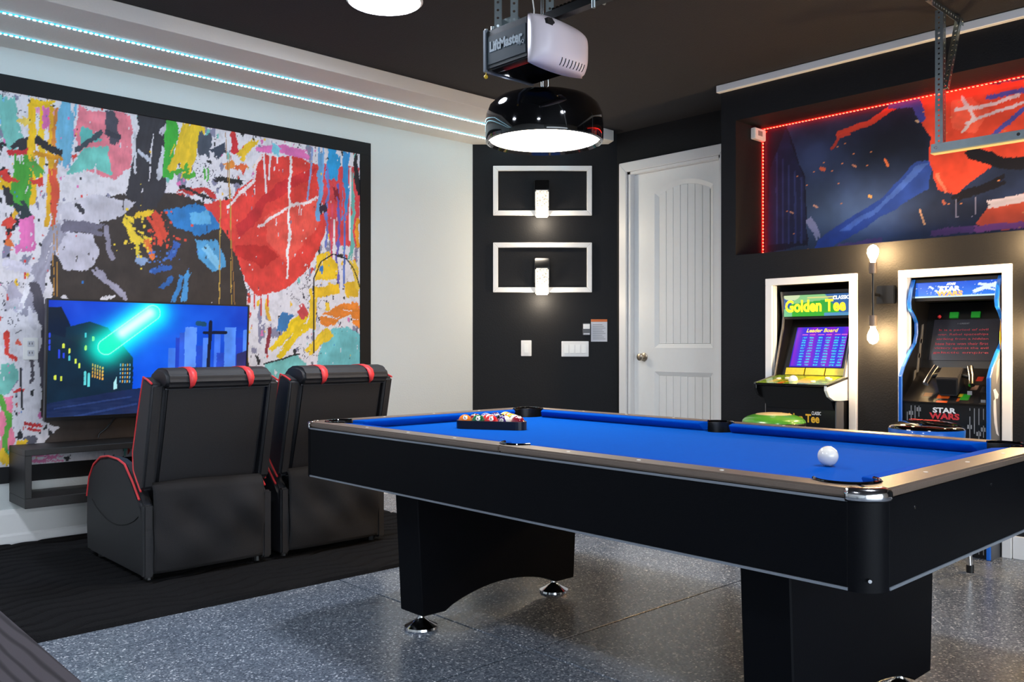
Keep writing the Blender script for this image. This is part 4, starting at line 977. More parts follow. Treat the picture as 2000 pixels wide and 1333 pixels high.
def rail_poly_end(sy):
    ey = Y0 if sy > 0 else Y1; Wd = X1-X0
    def T(a, b): return (X0+a, ey+sy*b)
    o = [(cr-cr*math.cos(math.radians(t)), cr-cr*math.sin(math.radians(t))) for t in (45, 60, 75, 90)]
    a1 = math.degrees(math.asin((RWy-PC[1])/PR))
    ins = [(PC[0]+PR*math.cos(math.radians(t)), PC[1]+PR*math.sin(math.radians(t))) for t in np.linspace(a1, -135, 9)]
    left = ins; o2 = [(Wd-a, b) for a, b in o[::-1]]; in2 = [(Wd-a, b) for a, b in ins[::-1]]
    return [T(a, b) for a, b in o+o2+in2+left]
for sx in (1, -1):
    for sy in (1, -1):
        MB().prism(rail_poly_long(sx, sy), 'z', ZB, ZT).build('rail', 'rail_black', pt, bevel=.005, seg=2)
for sy in (1, -1): MB().prism(rail_poly_end(sy), 'z', ZB, ZT).build('rail', 'rail_black', pt, bevel=.005, seg=2)
# cushions
CW = .046
def cushion(p0, p1, nrm, cut0, cut1):
    """p0,p1: ends along the wood edge; nrm: into the play field"""
    p0, p1, n = Vector(p0), Vector(p1), Vector(nrm); d = (p1-p0).normalized()
    prof = [(0, ZT-.001, 0), (CW*.9, ZT-.0035, .9), (CW, ZT-.009, 1), (CW*.86, ZT-.017, .86), (CW*.45, ZBED+.001, .45), (0, ZBED+.001, 0)]
    v = []
    for base, c, s in ((p0, cut0, 1), (p1, cut1, -1)):
        for a, z, t in prof: q = base+d*(s*c*t)+n*a; v.append((q.x, q.y, z))
    k = len(prof); f = [tuple(range(k))[::-1], tuple(range(k, 2*k))]+[(i, (i+1) % k, k+(i+1) % k, k+i) for i in range(k)]
    return MB().add(v, f).build('cushion', 'felt_cushion', pt, bevel=.002, seg=1, smooth=True)
yc = PC[1]+math.sqrt(PR**2-(RWx-PC[0])**2); ys = math.sqrt(SR**2-(RWx-SO)**2); xe = PC[0]+math.sqrt(PR**2-(RWy-PC[1])**2)
for sx in (1, -1):
    xw = X0+RWx if sx > 0 else X1-RWx
    cushion((xw, Y0+yc, 0), (xw, YM-ys, 0), (sx, 0, 0), .034, .012); cushion((xw, YM+ys, 0), (xw, Y1-yc, 0), (sx, 0, 0), .012, .034)
cushion((X0+xe, Y0+RWy, 0), (X1-xe, Y0+RWy, 0), (0, 1, 0), .034, .034); cushion((X0+xe, Y1-RWy, 0), (X1-xe, Y1-RWy, 0), (0, -1, 0), .034, .034)
# bed with pocket bites
bp_ = []
def bite(cx, cy, r, a0, a1): return arc(cx, cy, r, a0, a1, 8)
ri = .066
xi0, xi1, yi0, yi1 = X0+.085, X1-.085, Y0+.09, Y1-.09
def corner_bite(cx, cy, r, ex, ey, order):
    # points where the circle meets the bed's two edges
    pass
bed = []
pcs = [(X0+PC[0], Y0+PC[1]), (X1-PC[0], Y0+PC[1]), (X1-PC[0], Y1-PC[1]), (X0+PC[0], Y1-PC[1])]
bed += arc(*pcs[0], ri, 120, -30); bed += arc(*pcs[1], ri, 210, 60)
bed += arc(X1-SO, YM, SR-.004, 270, 90); bed += arc(*pcs[2], ri, 300, 150); bed += arc(*pcs[3], ri, 30, -120); bed += arc(X0+SO, YM, SR-.004, 90, -90)
# widen straight edges out under the cushions
def widen(p):
    return p
MB().prism(bed, 'z', ZBED-.02, ZBED).build('bed_cloth', 'felt', pt)
for q in ((X0+.03, X0+.125, Y0+yc, YM-ys), (X0+.03, X0+.125, YM+ys, Y1-yc), (X1-.125, X1-.03, Y0+yc, YM-ys), (X1-.125, X1-.03, YM+ys, Y1-yc), (X0+xe, X1-xe, Y0+.03, Y0+.13), (X0+xe, X1-xe, Y1-.13, Y1-.03)):
    MB().box(*q, ZBED-.02, ZBED-.0004).build('bed_edge', 'felt', pt)
# pockets
for i, ((cx, cy), r, a0) in enumerate([(p, PR, a) for p, a in zip(pcs, (225, 315, 45, 135))]+[((X0+SO, YM), SR, 180), ((X1-SO, YM), SR, 0)]):
    span = 105 if i < 4 else 82
    m = MB(); m.lathe([(r-.001, ZBED-.09), (r-.001, ZT-.004)], (cx, cy, 0), 20, a0=math.radians(a0-span), a1=math.radians(a0+span))
    m.lathe([(.001, ZBED-.09), (r*.9, ZBED-.085)], (cx, cy, 0), 20)
    m.lathe([(r-.002, ZBED-.09), (r-.002, ZBED-.022)], (cx, cy, 0), 24)
    p = m.build('pocket', 'plastic_black', pt, smooth=True)
    pts = [(cx+(r-.001)*math.cos(math.radians(t)), cy+(r-.001)*math.sin(math.radians(t)), ZT+.001) for t in np.linspace(a0-span, a0+span, 17)]
    MB().tube(pts, .0042, 8).build('pocket_rim', 'gloss_black', p, smooth=True)
# sights
sp = (Y1-Y0-2*.15)/8
sm = None
def sight(x, y):
    m = MB(); m.lathe([(.0001, ZT+.0012), (.0055, ZT+.0012), (.0062, ZT-.001)], (x, y, 0), 12); m.build('sight', 'sight', pt)
for k in (-3, -2, -1, 1, 2, 3):
    for x in (X0+.038, X1-.038): sight(x, YM+k*.258)
for k in (-1, 0, 1):
    for y in (Y0+.046, Y1-.046): sight(XM+k*.27, y)
# screws on the end apron
for x in (1.99, 2.47): MB().cyl((x, Y0-.001, .70), (x, Y0+.004, .70), .004, 10).build('screw', 'chrome', pt)
MB().cyl((X0+.012, Y0+.02, ZA+.02), (X0+.006, Y0+.016, ZA+.02), .004, 10).build('screw', 'chrome', pt)
# pedestals with arched foot edge and chrome levellers
def pedestal(yn, yf):
    xa, xb, zb, rise = 1.945, 2.76, .066, .062
    n = 18; top = [(xa-.028, ZA+.02), (xb+.028, ZA+.02), (xb+.0, zb)]
    pts = [(xb-.11-(xb-xa-.22)*i/n, zb+rise*math.sin(math.pi*i/n)**.75) for i in range(n+1)]
    MB().prism([(xa-.028, ZA+.02), (xa, zb)]+pts[::-1]+[(xb, zb), (xb+.028, ZA+.02)], 'y', yn, yf).build('pedestal', 'table_black', pt, bevel=.004, seg=1)
    for x in (xa+.045, xb-.055):
        m = MB(); m.lathe([(.001, 0), (.062, 0), (.064, .004), (.062, .012), (.035, .026), (.016, .038), (.013, .046), (.013, .07), (.001, .07)], (x, (yn+yf)/2, 0), 32)
        m.build('leveller', 'chrome', pt, smooth=True)
pedestal(2.562, 2.70); pedestal(1.075, 1.215)

# ---- rack and balls
bx, by, br = XM+.012, 2.585, .02858
rk_c = [Vector((bx, by)), Vector((bx+2*2*br*1.0, by+4*br*math.sqrt(3))), Vector((bx-2*2*br*1.0, by+4*br*math.sqrt(3)))]
def rack_outline(off):
    pts = []; ctr = (rk_c[0]+rk_c[1]+rk_c[2])/3; 
    angs = ((210, 330), (-30, 90), (90, 210))
    for cpt, (a0, a1) in zip((rk_c[0], rk_c[1], rk_c[2]), angs): pts += arc(cpt.x, cpt.y, off, a0, a1, 6)
    return pts
m = MB(); o, i_ = rack_outline(br+.0075), rack_outline(br+.0015); n = len(o); z0, z1 = ZBED, ZBED+.034
v = [(*p, z0) for p in o]+[(*p, z1) for p in o]+[(*p, z1) for p in i_]+[(*p, z0) for p in i_]
f = []
for k in range(n):
    j = (k+1) % n
    for h in range(4): f.append((h*n+k, h*n+j, ((h+1) % 4)*n+j, ((h+1) % 4)*n+k))
rk = MB().add(v, f).build('ball_rack', 'plastic_black'); 
for p in rk.data.polygons: p.use_smooth = False
tag(rk, 'black triangular ball rack lying on the blue cloth', 'ball rack')
order = [[('maroon', 0, 7)], [('purple', 1, 12), ('green', 1, 14)], [('red', 0, 3), ('black', 0, 8), ('yellow', 0, 1)], [('green', 0, 6), ('red', 1, 11), ('blue', 0, 2), ('orange', 1, 13)], [('orange', 0, 5), ('maroon', 1, 15), ('blue', 1, 10), ('purple', 0, 4), ('yellow', 1, 9)]]
sph = MB().sphere((0, 0, 0), br, 24, 16)
def ball(name, colour, stripe, num, x, y, z, rot):
    mt = ('stripe_' if stripe else 'ball_')+colour
    o = MB().sphere((0, 0, 0), br, 24, 16).build(name, mt, None, smooth=True); o.location = (x, y, z); o.rotation_euler = rot
    if num:
        m = MB(); m.lathe([(.0001, br+.0003)]+[(br*math.sin(t)*1.0, (br+.0003)*math.cos(t)) for t in (.12, .24, .34)], (0, 0, 0), 16, 'x')
        s = m.build('number_spot', 'ball_cue', o, local=True, smooth=True)
        text('number', str(num), 'plastic_black', o, (br+.0003, -.0045, -.005), (0, 1, 0), (0, 0, 1), .009 if num > 9 else .0055, .010, bold=.02, depth=.0009, local=True)
    return o
for i, row in enumerate(order):
    for j, (cn, st, num) in enumerate(row):
        x = bx+(j-i/2)*2*br*1.002; y = by+i*br*math.sqrt(3)*1.002
        rot = (random.uniform(-1.2, 1.2), -.4+random.uniform(-.9, .9), math.radians(223)+random.uniform(-1.6, 1.6))
        if num in (6, 3): rot = (.1, -.55, math.radians(228))
        b_ = ball('billiard_ball', cn, st, num, x, y, ZBED+br, rot)
        tag(b_, '%s %s billiard ball with number %d in the rack' % ('striped' if st else 'solid', cn, num), 'ball', 'billiard balls in the rack')
cb_ = ball('cue_ball', 'cue', 0, 0, 2.341, 1.194, ZBED+br, (0, 0, 0)); tag(cb_, 'plain cream white cue ball on the blue cloth', 'ball')
# ================================================================== RECESS MURAL, RED LED
mr2 = thing('recess_mural', 'dark blue and red action mural set back in the wall recess', 'mural', (RXB, (RY0+RY1)/2, RZ0))
def paint_right(X, Y):
    s = (X-X.min())/(X.max()-X.min()); t = (Y-RZ0)/(RZ1-RZ0)
    n = vnoise(X, Y, 2.2, 80, 5)
    img = np.zeros(X.shape+(3,)); gl = np.exp(-((X+2.6)**2/.18+(Y-1.85)**2/.05))
    n = np.clip((n-.32)*2.2, 0, 1); img[..., 0] = .06+.13*n+.20*gl; img[..., 1] = .09+.17*n+.26*gl; img[..., 2] = .16+.27*n+.34*gl
    img = paint(MURAL_R, X, Y, img, .010, .10, 12)
    r = np.random.RandomState(4)
    for k in range(60):
        i, j = int(r.rand()*X.shape[0]), int(r.rand()*X.shape[1]); img[i:i+1, j:j+2] = hexc('#d88a58')
    return img
print_grid('mural_sheet', (RXB-.006, 0, 0), (0, -1, 0), (0, 0, 1), -RY1+.004, -RY0-.004, RZ0+.002, RZ1-.002, .006, paint_right, 'mural_print', mr2)
MB().box(RXB-.0055, RXB, RY0+.002, RY1-.002, RZ0+.001, RZ1-.001).build('backing_board', 'frame_black', mr2)
lr = thing('red_led_strip', 'red led strip running round the edge of the wall recess', 'light strip', (RXB-.02, RY1, RZ1))
xx = RXB-.022
MB().box(xx-.005, xx+.005, RY1-.0035, RY1, RZ0+.004, RZ1-.012).build('tape', 'led_red_tape', lr); MB().box(xx-.005, xx+.005, RY0, RY1, RZ1-.0035, RZ1).build('tape', 'led_red_tape', lr)
m = MB(); z = RZ0+.01
while z < RZ1-.02: m.box(xx-.0045, xx+.0045, RY1-.0068, RY1-.0035, z, z+.010); z += .0225
y = RY0+.01
while y < RY1-.01: m.box(xx-.0045, xx+.0045, y, y+.010, RZ1-.0068, RZ1-.0035); y += .0225
tag(m.build('diode', 'led_red', lr), kind='stuff')
r = thing('led_controller', 'small white led controller box in the top corner of the recess', 'controller', (5.05, RY1, 2.40))
MB().box(4.985, 5.115, RY1-.035, RY1, 2.405, 2.478).build('case', 'trim_white', r, bevel=.004); MB().box(5.02, 5.07, RY1-.0365, RY1-.034, 2.43, 2.462).build('sensor_window', 'grey_ink', r)

# ================================================================== ARCADE: golf machine
NR, UZ = (0, -1, 0), (0, 0, 1)
g0, g1 = 2.33, 2.788
ga = thing('arcade_machine', 'black golf arcade machine with green lit marquee in the alcove', 'arcade machine', (4.9, (g0+g1)/2, 0))
prof = [(5.19, .752), (4.72, .752), (4.64, .757), (4.585, .78), (4.557, .815), (4.557, .845), (4.775, .884), (4.80, .96), (4.846, 1.10), (4.872, 1.18), (4.882, 1.245), (4.872, 1.32), (4.856, 1.395), (5.19, 1.395)]
t = .018
MB().prism(prof, 'y', g0, g0+t).build('side_panel', 'trim_white', ga, bevel=.002, seg=1); MB().prism(prof, 'y', g1-t, g1).build('side_panel', 'plastic_black', ga, bevel=.002, seg=1)
for y in (g0+t/2, g1-t/2): MB().tube([(x-.002, y, z) for x, z in prof[5:13]], .006, 6).build('edge_moulding', 'grey_laminate', ga)
gi0, gi1 = g0+t, g1-t
def slab_xz(m, x0, z0, x1, z1, th, ya, yb):
    d = Vector((x1-x0, z1-z0)).normalized(); nx, nz = d.y, -d.x
    return m.prism([(x0, z0), (x1, z1), (x1+nx*th, z1+nz*th), (x0+nx*th, z0+nz*th)], 'y', ya, yb)
MB().box(4.862, 5.19, gi0, gi1, 1.375, 1.395).build('top_board', 'plastic_black', ga)
MB().box(4.88, 5.19, gi0, gi1, 1.228, 1.241).build('marquee_bottom', 'plastic_black', ga)
slab_xz(MB(), 4.985, 1.235, 4.83, .885, -.012, gi0, gi1).build('screen_bezel', 'plastic_black', ga)
MB().box(5.10, 5.19, gi0, gi1, .76, 1.38).build('back_board', 'plastic_black', ga)
def paint_marq(X, Y):
    s = (X-X.min())/(X.max()-X.min()); q = (Y-Y.min())/(Y.max()-Y.min())
    img = np.zeros(X.shape+(3,)); img[:] = hexc('#2fae3a'); 
    img[q > .55+.3*s] = hexc('#8fd08a'); img[(q < .25) & (s < .9)] = hexc('#38b62e')
    mb = s+.25*q > .88; img[mb] = hexc('#3a6aa8'); m2 = (s < .22-.25*(1-q)); img[m2] = hexc('#2a5ea8'); m3 = (((s-.12)/.13)**2+((q-1.0)/.25)**2 < 1); img[m3] = hexc('#d8e8b8')
    m4 = (s < .13) & (q < .35+.3*s); img[m4] = hexc('#7ccf96'); img[(abs(q-.86) < .035) & (s > .36) & (s < .8)] = hexc('#e8e08a'); img[(q < .14) & (s > .62)] = hexc('#5a9ac8')
    return img*.95
print_grid('marquee', (4.872, 0, 0), NR, UZ, -gi1, -gi0, 1.243, 1.372, .004, paint_marq, 'lit_print', ga)
text('marquee_lettering', 'Golden Tee', 'yellow_ink', ga, (4.870, gi1-.01, 1.268), NR, UZ, .385, .075, bold=.035)
text('marquee_lettering', 'CLASSIC', 'glow_white_ink', ga, (4.870, gi0+.105, 1.338), NR, UZ, .1, .022, bold=.02)
# tilted screen
su = Vector((4.955-4.853, 0, 1.178-.938)); sl = su.length; su /= sl
def paint_gt(X, Y):
    s = (X-X.min())/(X.max()-X.min()); q = (Y-Y.min())/(Y.max()-Y.min())
    img = np.zeros(X.shape+(3,)); w_ = .5+.5*np.sin(s*2*np.pi*3+1.2)
    img[..., 0] = .24+.24*w_; img[..., 1] = .12+.06*(1-w_); img[..., 2] = .82-.05*w_
    img[(q < .03) | (s < .02)] = [.2, .1, .7]
    r = np.random.RandomState(2)
    for cidx, cx in enumerate((.19, .33, .50, .65, .81, .94)):
        for k in range(11):
            yy = .74-k*.068; hw = .036+.012*r.rand()
            mm = (abs(s-cx) < hw) & (abs(q-yy) < .017); e = vnoise(X*40, Y*40, 10, k+cidx, 1)[mm] > .35
            sub = img[mm]; sub[e] = hexc('#38c4e4'); img[mm] = sub
        mm = (abs(s-cx) < .055) & (abs(q-.815) < .012); img[mm] = hexc('#d868c8')
    return img*1.05
print_grid('screen', tuple(Vector((4.853, 0, .938))-Vector((.006, 0, 0))), NR, tuple(su), -2.722, -2.392, 0, sl, .003, paint_gt, 'lit_print', ga)
text('screen_title', 'Leader Board', 'yellow_ink', ga, tuple(Vector((4.853, 2.655, .938))+su*(sl*.87)-Vector((.0075, 0, 0))), NR, tuple(su), .2, .024, bold=.01, shear=.2)
for k in range(3):
    y1_ = 2.735-k*.128; v0 = Vector((4.822, 0, .892)); v1 = Vector((4.838, 0, .933)); m = MB()
    m.add([(v0.x, y1_, v0.z), (v0.x, y1_-.118, v0.z), (v1.x, y1_-.118, v1.z), (v1.x, y1_, v1.z), (v0.x+.01, y1_, v0.z), (v0.x+.01, y1_-.118, v0.z), (v1.x+.01, y1_-.118, v1.z), (v1.x+.01, y1_, v1.z)], [(0, 1, 2, 3), (4, 7, 6, 5), (0, 4, 5, 1), (2, 6, 7, 3), (0, 3, 7, 4), (1, 5, 6, 2)])
    cd = m.build('instruction_card', 'yellow_card', ga)
# control deck
dk0, dk1 = Vector((4.556, 0, .848)), Vector((4.80, 0, .888)); du = (dk1-dk0); dl = du.length; du /= dl
slab_xz(MB(), dk0.x, dk0.z, dk1.x, dk1.z, .014, g0-.002, g1+.002).build('control_deck', 'plastic_black', ga, bevel=.002, seg=1)
def paint_deck(X, Y):
    s = (X-X.min())/(X.max()-X.min()); q = Y/Y.max(); n = vnoise(X, Y, 30, 90, 3)
    img = np.zeros(X.shape+(3,)); img[:] = hexc('#6f8f2c'); img += ((n-.5)*.25)[..., None]
    img[(abs(s-.62) < .12) & (abs(q-.5) < .36)] = hexc('#c2ae1c'); img[(abs(s-.3) < .14) & (abs(q-.35) < .2) & (n > .45)] = hexc('#b8a824'); img[(abs(s-.36) < .04) & (q < .2)] = hexc('#c06a2a')
    return img
print_grid('deck_print', tuple(dk0+Vector((-.001, 0, .0008))), NR, tuple(du), -g1, -g0, 0, dl, .006, paint_deck, 'gloss_print', ga)
dnm = Vector((-du.z, 0, du.x))
def deck_btn(y, q, r, nm='button', h=.006):
    c_ = dk0+du*(dl*q)+Vector((0, y, 0)); MB().tube([c_, c_+dnm*h], r, 16).build(nm, 'button_white', ga, bevel=.0015, seg=1)
for y, q in ((2.70, .55), (2.655, .62), (2.42, .75), (2.39, .62), (2.45, .3)): deck_btn(y, q, .014)
cpt = dk0+du*(dl*.38)+Vector((0, 2.585, .004)); MB().sphere(tuple(cpt), .027, 20, 12).build('trackball', 'button_white', ga, smooth=True)
# riser
MB().box(4.68, 5.19, g0+.004, g1-.004, 0, .752).build('riser', 'plastic_black', ga, bevel=.003, seg=1)
MB().add([(4.58, y, .83) for y in (gi0, gi1)]+[(4.675, y, .70) for y in (gi0, gi1)]+[(4.70, y, .70) for y in (gi0, gi1)]+[(4.62, y, .835) for y in (gi0, gi1)], [(0, 1, 3, 2), (2, 3, 5, 4), (4, 5, 7, 6), (6, 7, 1, 0), (0, 2, 4, 6), (1, 7, 5, 3)]).build('front_panel', 'plastic_black', ga)
MB().box(4.664, 4.75, g0-.001, g0+.006, 0, .75).build('side_strip', 'grey_laminate', ga)
text('riser_lettering', 'Golden Tee', 'gold_ink', ga, (4.6795, 2.70, .622), NR, UZ, .262, .05, bold=.03)
text('riser_lettering', 'CLASSIC', 'white_ink', ga, (4.6795, 2.485, .668), NR, UZ, .056, .02, bold=.01)
MB().box(4.676, 4.68, 2.38, 2.43, .70, .705).build('riser_badge', 'grey_ink', ga)

# ================================================================== ARCADE: space machine
w0, w1 = 1.533, 1.986
sa = thing('arcade_machine', 'space battle arcade machine with blue edges and flight yoke in the alcove', 'arcade machine', (4.9, (w0+w1)/2, 0))
sprof = [(5.19, .0), (4.665, .0), (4.665, .905), (4.70, .955), (4.78, 1.03), (4.845, 1.08), (4.868, 1.13), (4.866, 1.19), (4.835, 1.225), (4.785, 1.262), (4.776, 1.30), (4.80, 1.37), (4.835, 1.425), (5.19, 1.425)]
t = .02
def inset(pr, d):
    return [(x+(d if x < 5.1 else 0), z) for x, z in pr]
for ya, yb, inner in ((w0, w0+t, 1), (w1-t, w1, 0)):
    MB().prism(sprof, 'y', ya, yb).build('side_panel', 'blue_plastic', sa, bevel=.003, seg=1)
    yi = (yb, yb+.001) if inner else (ya-.001, ya); MB().prism(inset(sprof, .008), 'y', *yi).build('inner_liner', 'plastic_black', sa)
MB().prism(inset(sprof, .01), 'y', w0-.001, w0).build('side_art', 'grey_laminate', sa)
ap = [(4.70, .845), (4.73, .85), (4.775, .82), (4.765, .80), (4.735, .80), (4.74, .76), (4.748, .70), (4.762, .64), (4.78, .61), (4.745, .625), (4.715, .68), (4.703, .74), (4.705, .79), (4.725, .80)]
MB().prism(ap, 'y', w0-.002, w0-.001).build('side_art', 'cyan_ink' if False else 'paper', sa)
MB().prism([(4.80, 1.05), (4.82, 1.10), (4.805, 1.2), (4.79, 1.1)], 'y', w0-.002, w0-.001).build('side_art', 'gold_ink', sa); MB().prism([(4.745, .87), (4.775, .92), (4.79, 1.0), (4.76, .98), (4.74, .92)], 'y', w0-.002, w0-.001).build('side_art', 'grey_ink', sa)
wi0, wi1 = w0+t, w1-t
MB().box(4.84, 5.19, wi0, wi1, 1.405, 1.425).build('top_board', 'plastic_black', sa); MB().box(4.82, 5.19, wi0, wi1, 1.305, 1.322).build('marquee_bottom', 'plastic_black', sa)
def paint_sw(X, Y):
    s = (X-X.min())/(X.max()-X.min()); q = (Y-Y.min())/(Y.max()-Y.min())
    img = np.zeros(X.shape+(3,)); img[..., 0] = .10+.10*vnoise(X, Y, 20, 91, 2); img[..., 1] = .36+.16*(1-q); img[..., 2] = .86+.1*(1-q)
    r = np.random.RandomState(3)
    for k in range(70): i, j = r.randint(X.shape[0]), r.randint(X.shape[1]); img[i, j] = [.9, .95, 1]
    for pts, wd in (([(.18, .72), (.22, .6)], .03), ([(.26, .45), (.30, .3), (.32, .5)], .035), ([(.36, .38), (.43, .42)], .05), ([(.29, .7), (.34, .66)], .025), ([(.74, .35), (.88, .6), (.99, .75)], .06), ([(.78, .75), (.90, .68), (1.0, .5)], .04), ([(.86, .5), (.98, .35)], .03)):
        d = line_dist(s, q*.24, [(a, b_*.24) for a, b_ in pts]); img[d < wd/2.2] = [.88, .94, 1]
    img[q < .12] = [.80, .93, 1]
    return img
print_grid('marquee', (4.83, 0, 1.32), NR, tuple(Vector((.18, 0, 1)).normalized()), -wi1, -wi0, 0, .088, .0032, paint_sw, 'lit_print', sa)
mu = tuple(Vector((.18, 0, 1)).normalized())
text('marquee_lettering', 'STAR', 'glow_white_ink', sa, (4.8345, 1.84, 1.354), NR, mu, .105, .027, bold=.045); text('marquee_lettering', 'WARS', 'glow_orange_ink', sa, (4.829, 1.852, 1.328), NR, mu, .13, .027, bold=.045)
text('marquee_lettering', 'ATARI', 'glow_white_ink', sa, (4.840, 1.806, 1.386), NR, mu, .046, .013, bold=.03, shear=.2)
# screen area
slab_xz(MB(), 5.03, 1.30, 4.90, .94, -.012, wi0, wi1).build('screen_bezel', 'plastic_black', sa)
bu = Vector((.13, 0, .36)).normalized(); bo = Vector((4.918, 0, .985)); bn = Vector((-bu.z, 0, bu.x))
def brect(m, ya, yb, v0, v1, d): 
    P_ = lambda y, v, e: tuple(bo+bu*v+bn*e+Vector((0, y, 0)))
    return m.add([P_(ya, v0, 0), P_(yb, v0, 0), P_(yb, v1, 0), P_(ya, v1, 0), P_(ya, v0, d), P_(yb, v0, d), P_(yb, v1, d), P_(ya, v1, d)], [(4, 5, 6, 7), (0, 1, 5, 4), (1, 2, 6, 5), (2, 3, 7, 6), (3, 0, 4, 7)])
brect(MB(), 1.925, 1.59, .0, .235, .006).build('screen', mat('screen_dim', '#1d1d24', .25, var=.02, emit=.6, ecol='#1b1a20'), sa)
r_ = np.random.RandomState(6)
for k, ln in enumerate(('It is a period of civil', 'war. Rebel spaceships', 'striking from a hidden', 'base have won their first', 'victory against the evil', 'galactic empire')):
    p = bo+bu*(.165-.026*k)+bn*.0068
    text('screen_line', ln, 'dim_red_ink', sa, (p.x, 1.893+.003*k, p.z), NR, tuple(bu), .25+.006*k, .015, depth=.0004, bold=.01)
text('screen_line', '1 CREDIT', 'grey_ink', sa, tuple(bo+bu*.206+bn*.0068+Vector((0, 1.80, 0))), NR, tuple(bu), .06, .008, depth=.0004)
for y in (1.825, 1.715): brect(MB(), y+.022, y-.022, .243, .276, .012).build('panel_light', 'screen_green', sa)
p = bo+bu*.252+bn*.01+Vector((0, 1.90, 0)); MB().sphere(tuple(p), .010, 12, 8).build('panel_light', 'red_ink', sa, smooth=True)
for k, (z, x) in enumerate(((1.18, 4.93), (1.10, 4.905), (1.02, 4.88), (.93, 4.83))):
    MB().prism([(x-.012, z), (x+.014, z+.005), (x-.006, z-.10), (x-.034, z-.10)], 'y', wi1-.003, wi1-.0012).build('liner_art', 'grey_laminate', sa)
# deck with flight yoke
def paint_sdeck(X, Y):
    s = (X-X.min())/(X.max()-X.min()); q = Y/Y.max(); n = vnoise(X, Y, 24, 93, 3)
    img = np.zeros(X.shape+(3,)); img[:] = hexc('#1c1b1d'); img += ((n-.5)*.10)[..., None]
    for cx, cy, a, b_, c_ in ((.47, .16, .07, .05, '#c8551e'), (.48, -.0, .06, .05, '#b04a1e'), (.73, .18, .05, .09, '#2fa02a'), (.67, .22, .018, .05, '#d8b82c'), (.66, .10, .02, .04, '#b8501e'), (.78, .45, .035, .07, '#8a6f64'), (.80, .7, .04, .06, '#7a2420'), (.92, .4, .06, .08, '#3a3638'), (.27, .2, .05, .05, '#7a4a28')):
        img[(abs(s-cx) < a) & (abs(q-cy) < b_)] = hexc(c_)
    return img
sd0, sd1 = Vector((4.672, 0, .772)), Vector((4.90, 0, .945)); sdu = sd1-sd0; sdl = sdu.length; sdu /= sdl; sdn = Vector((-sdu.z, 0, sdu.x))
slab_xz(MB(), sd0.x, sd0.z, sd1.x, sd1.z, .014, wi0, wi1).build('control_deck', 'plastic_black', sa)
print_grid('deck_print', tuple(sd0+sdn*.001), NR, tuple(sdu), -wi1, -wi0, 0, sdl, .006, paint_sdeck, 'gloss_print', sa)
yk = MB(); yy0, yy1 = 1.80, 1.69
yk.add([(4.70, yy0-.012, .805), (4.70, yy1+.012, .805), (4.80, yy1+.012, .86), (4.80, yy0-.012, .86), (4.675, yy0, .90), (4.675, yy1, .90), (4.76, yy1, .955), (4.76, yy0, .955)], [(0, 1, 2, 3), (4, 7, 6, 5), (0, 4, 5, 1), (1, 5, 6, 2), (2, 6, 7, 3), (3, 7, 4, 0)])
ykb = yk.build('flight_yoke', 'yoke_grey', sa, bevel=.004)
MB().add([(4.6735, yy0-.006, .89), (4.6735, yy1+.006, .89), (4.697, yy1+.016, .815), (4.697, yy0-.016, .815)], [(0, 1, 2, 3)]).build('yoke_face', 'plastic_black', ykb, solid=.002)
for s in (1, -1):
    yh = 1.745+s*.095; MB().tube([(4.745, 1.745+s*.05, .915), (4.735, yh, .905)], .013, 12).build('yoke_arm', 'plastic_black', ykb, smooth=True)
    MB().tube([(4.70, yh+s*.018, .865), (4.73, yh+s*.008, .905), (4.765, yh-s*.012, .955)], .016, 14).build('yoke_grip', 'chrome', ykb, smooth=True)
MB().box(4.684, 4.70, wi0, wi1, .0, .772).build('front_panel', 'plastic_black', sa)
text('front_lettering', 'STAR', 'white_ink', sa, (4.6835, 1.815, .718), NR, UZ, .115, .028, bold=.04); text('front_lettering', 'WARS', 'red_ink', sa, (4.6835, 1.832, .686), NR, UZ, .148, .032, bold=.04)
m = MB(); r_ = random.Random(5)
for ya, yb in ((1.955, 1.875), (1.645, 1.56)):
    for k in range(4):
        y = ya+(yb-ya)*(k+.5)/4; z = .02
        while z < .74:
            h = r_.uniform(.04, .16); m.box(4.682, 4.684, y-.002, y+.002, z, min(.75, z+h)); 
            if r_.random() < .6: m.box(4.682, 4.684, y-.01, y+.012, z+h*.5, z+h*.5+.02)
            z += h+.03
tag(m.build('panel_art', 'grey_ink', sa), kind='stuff')

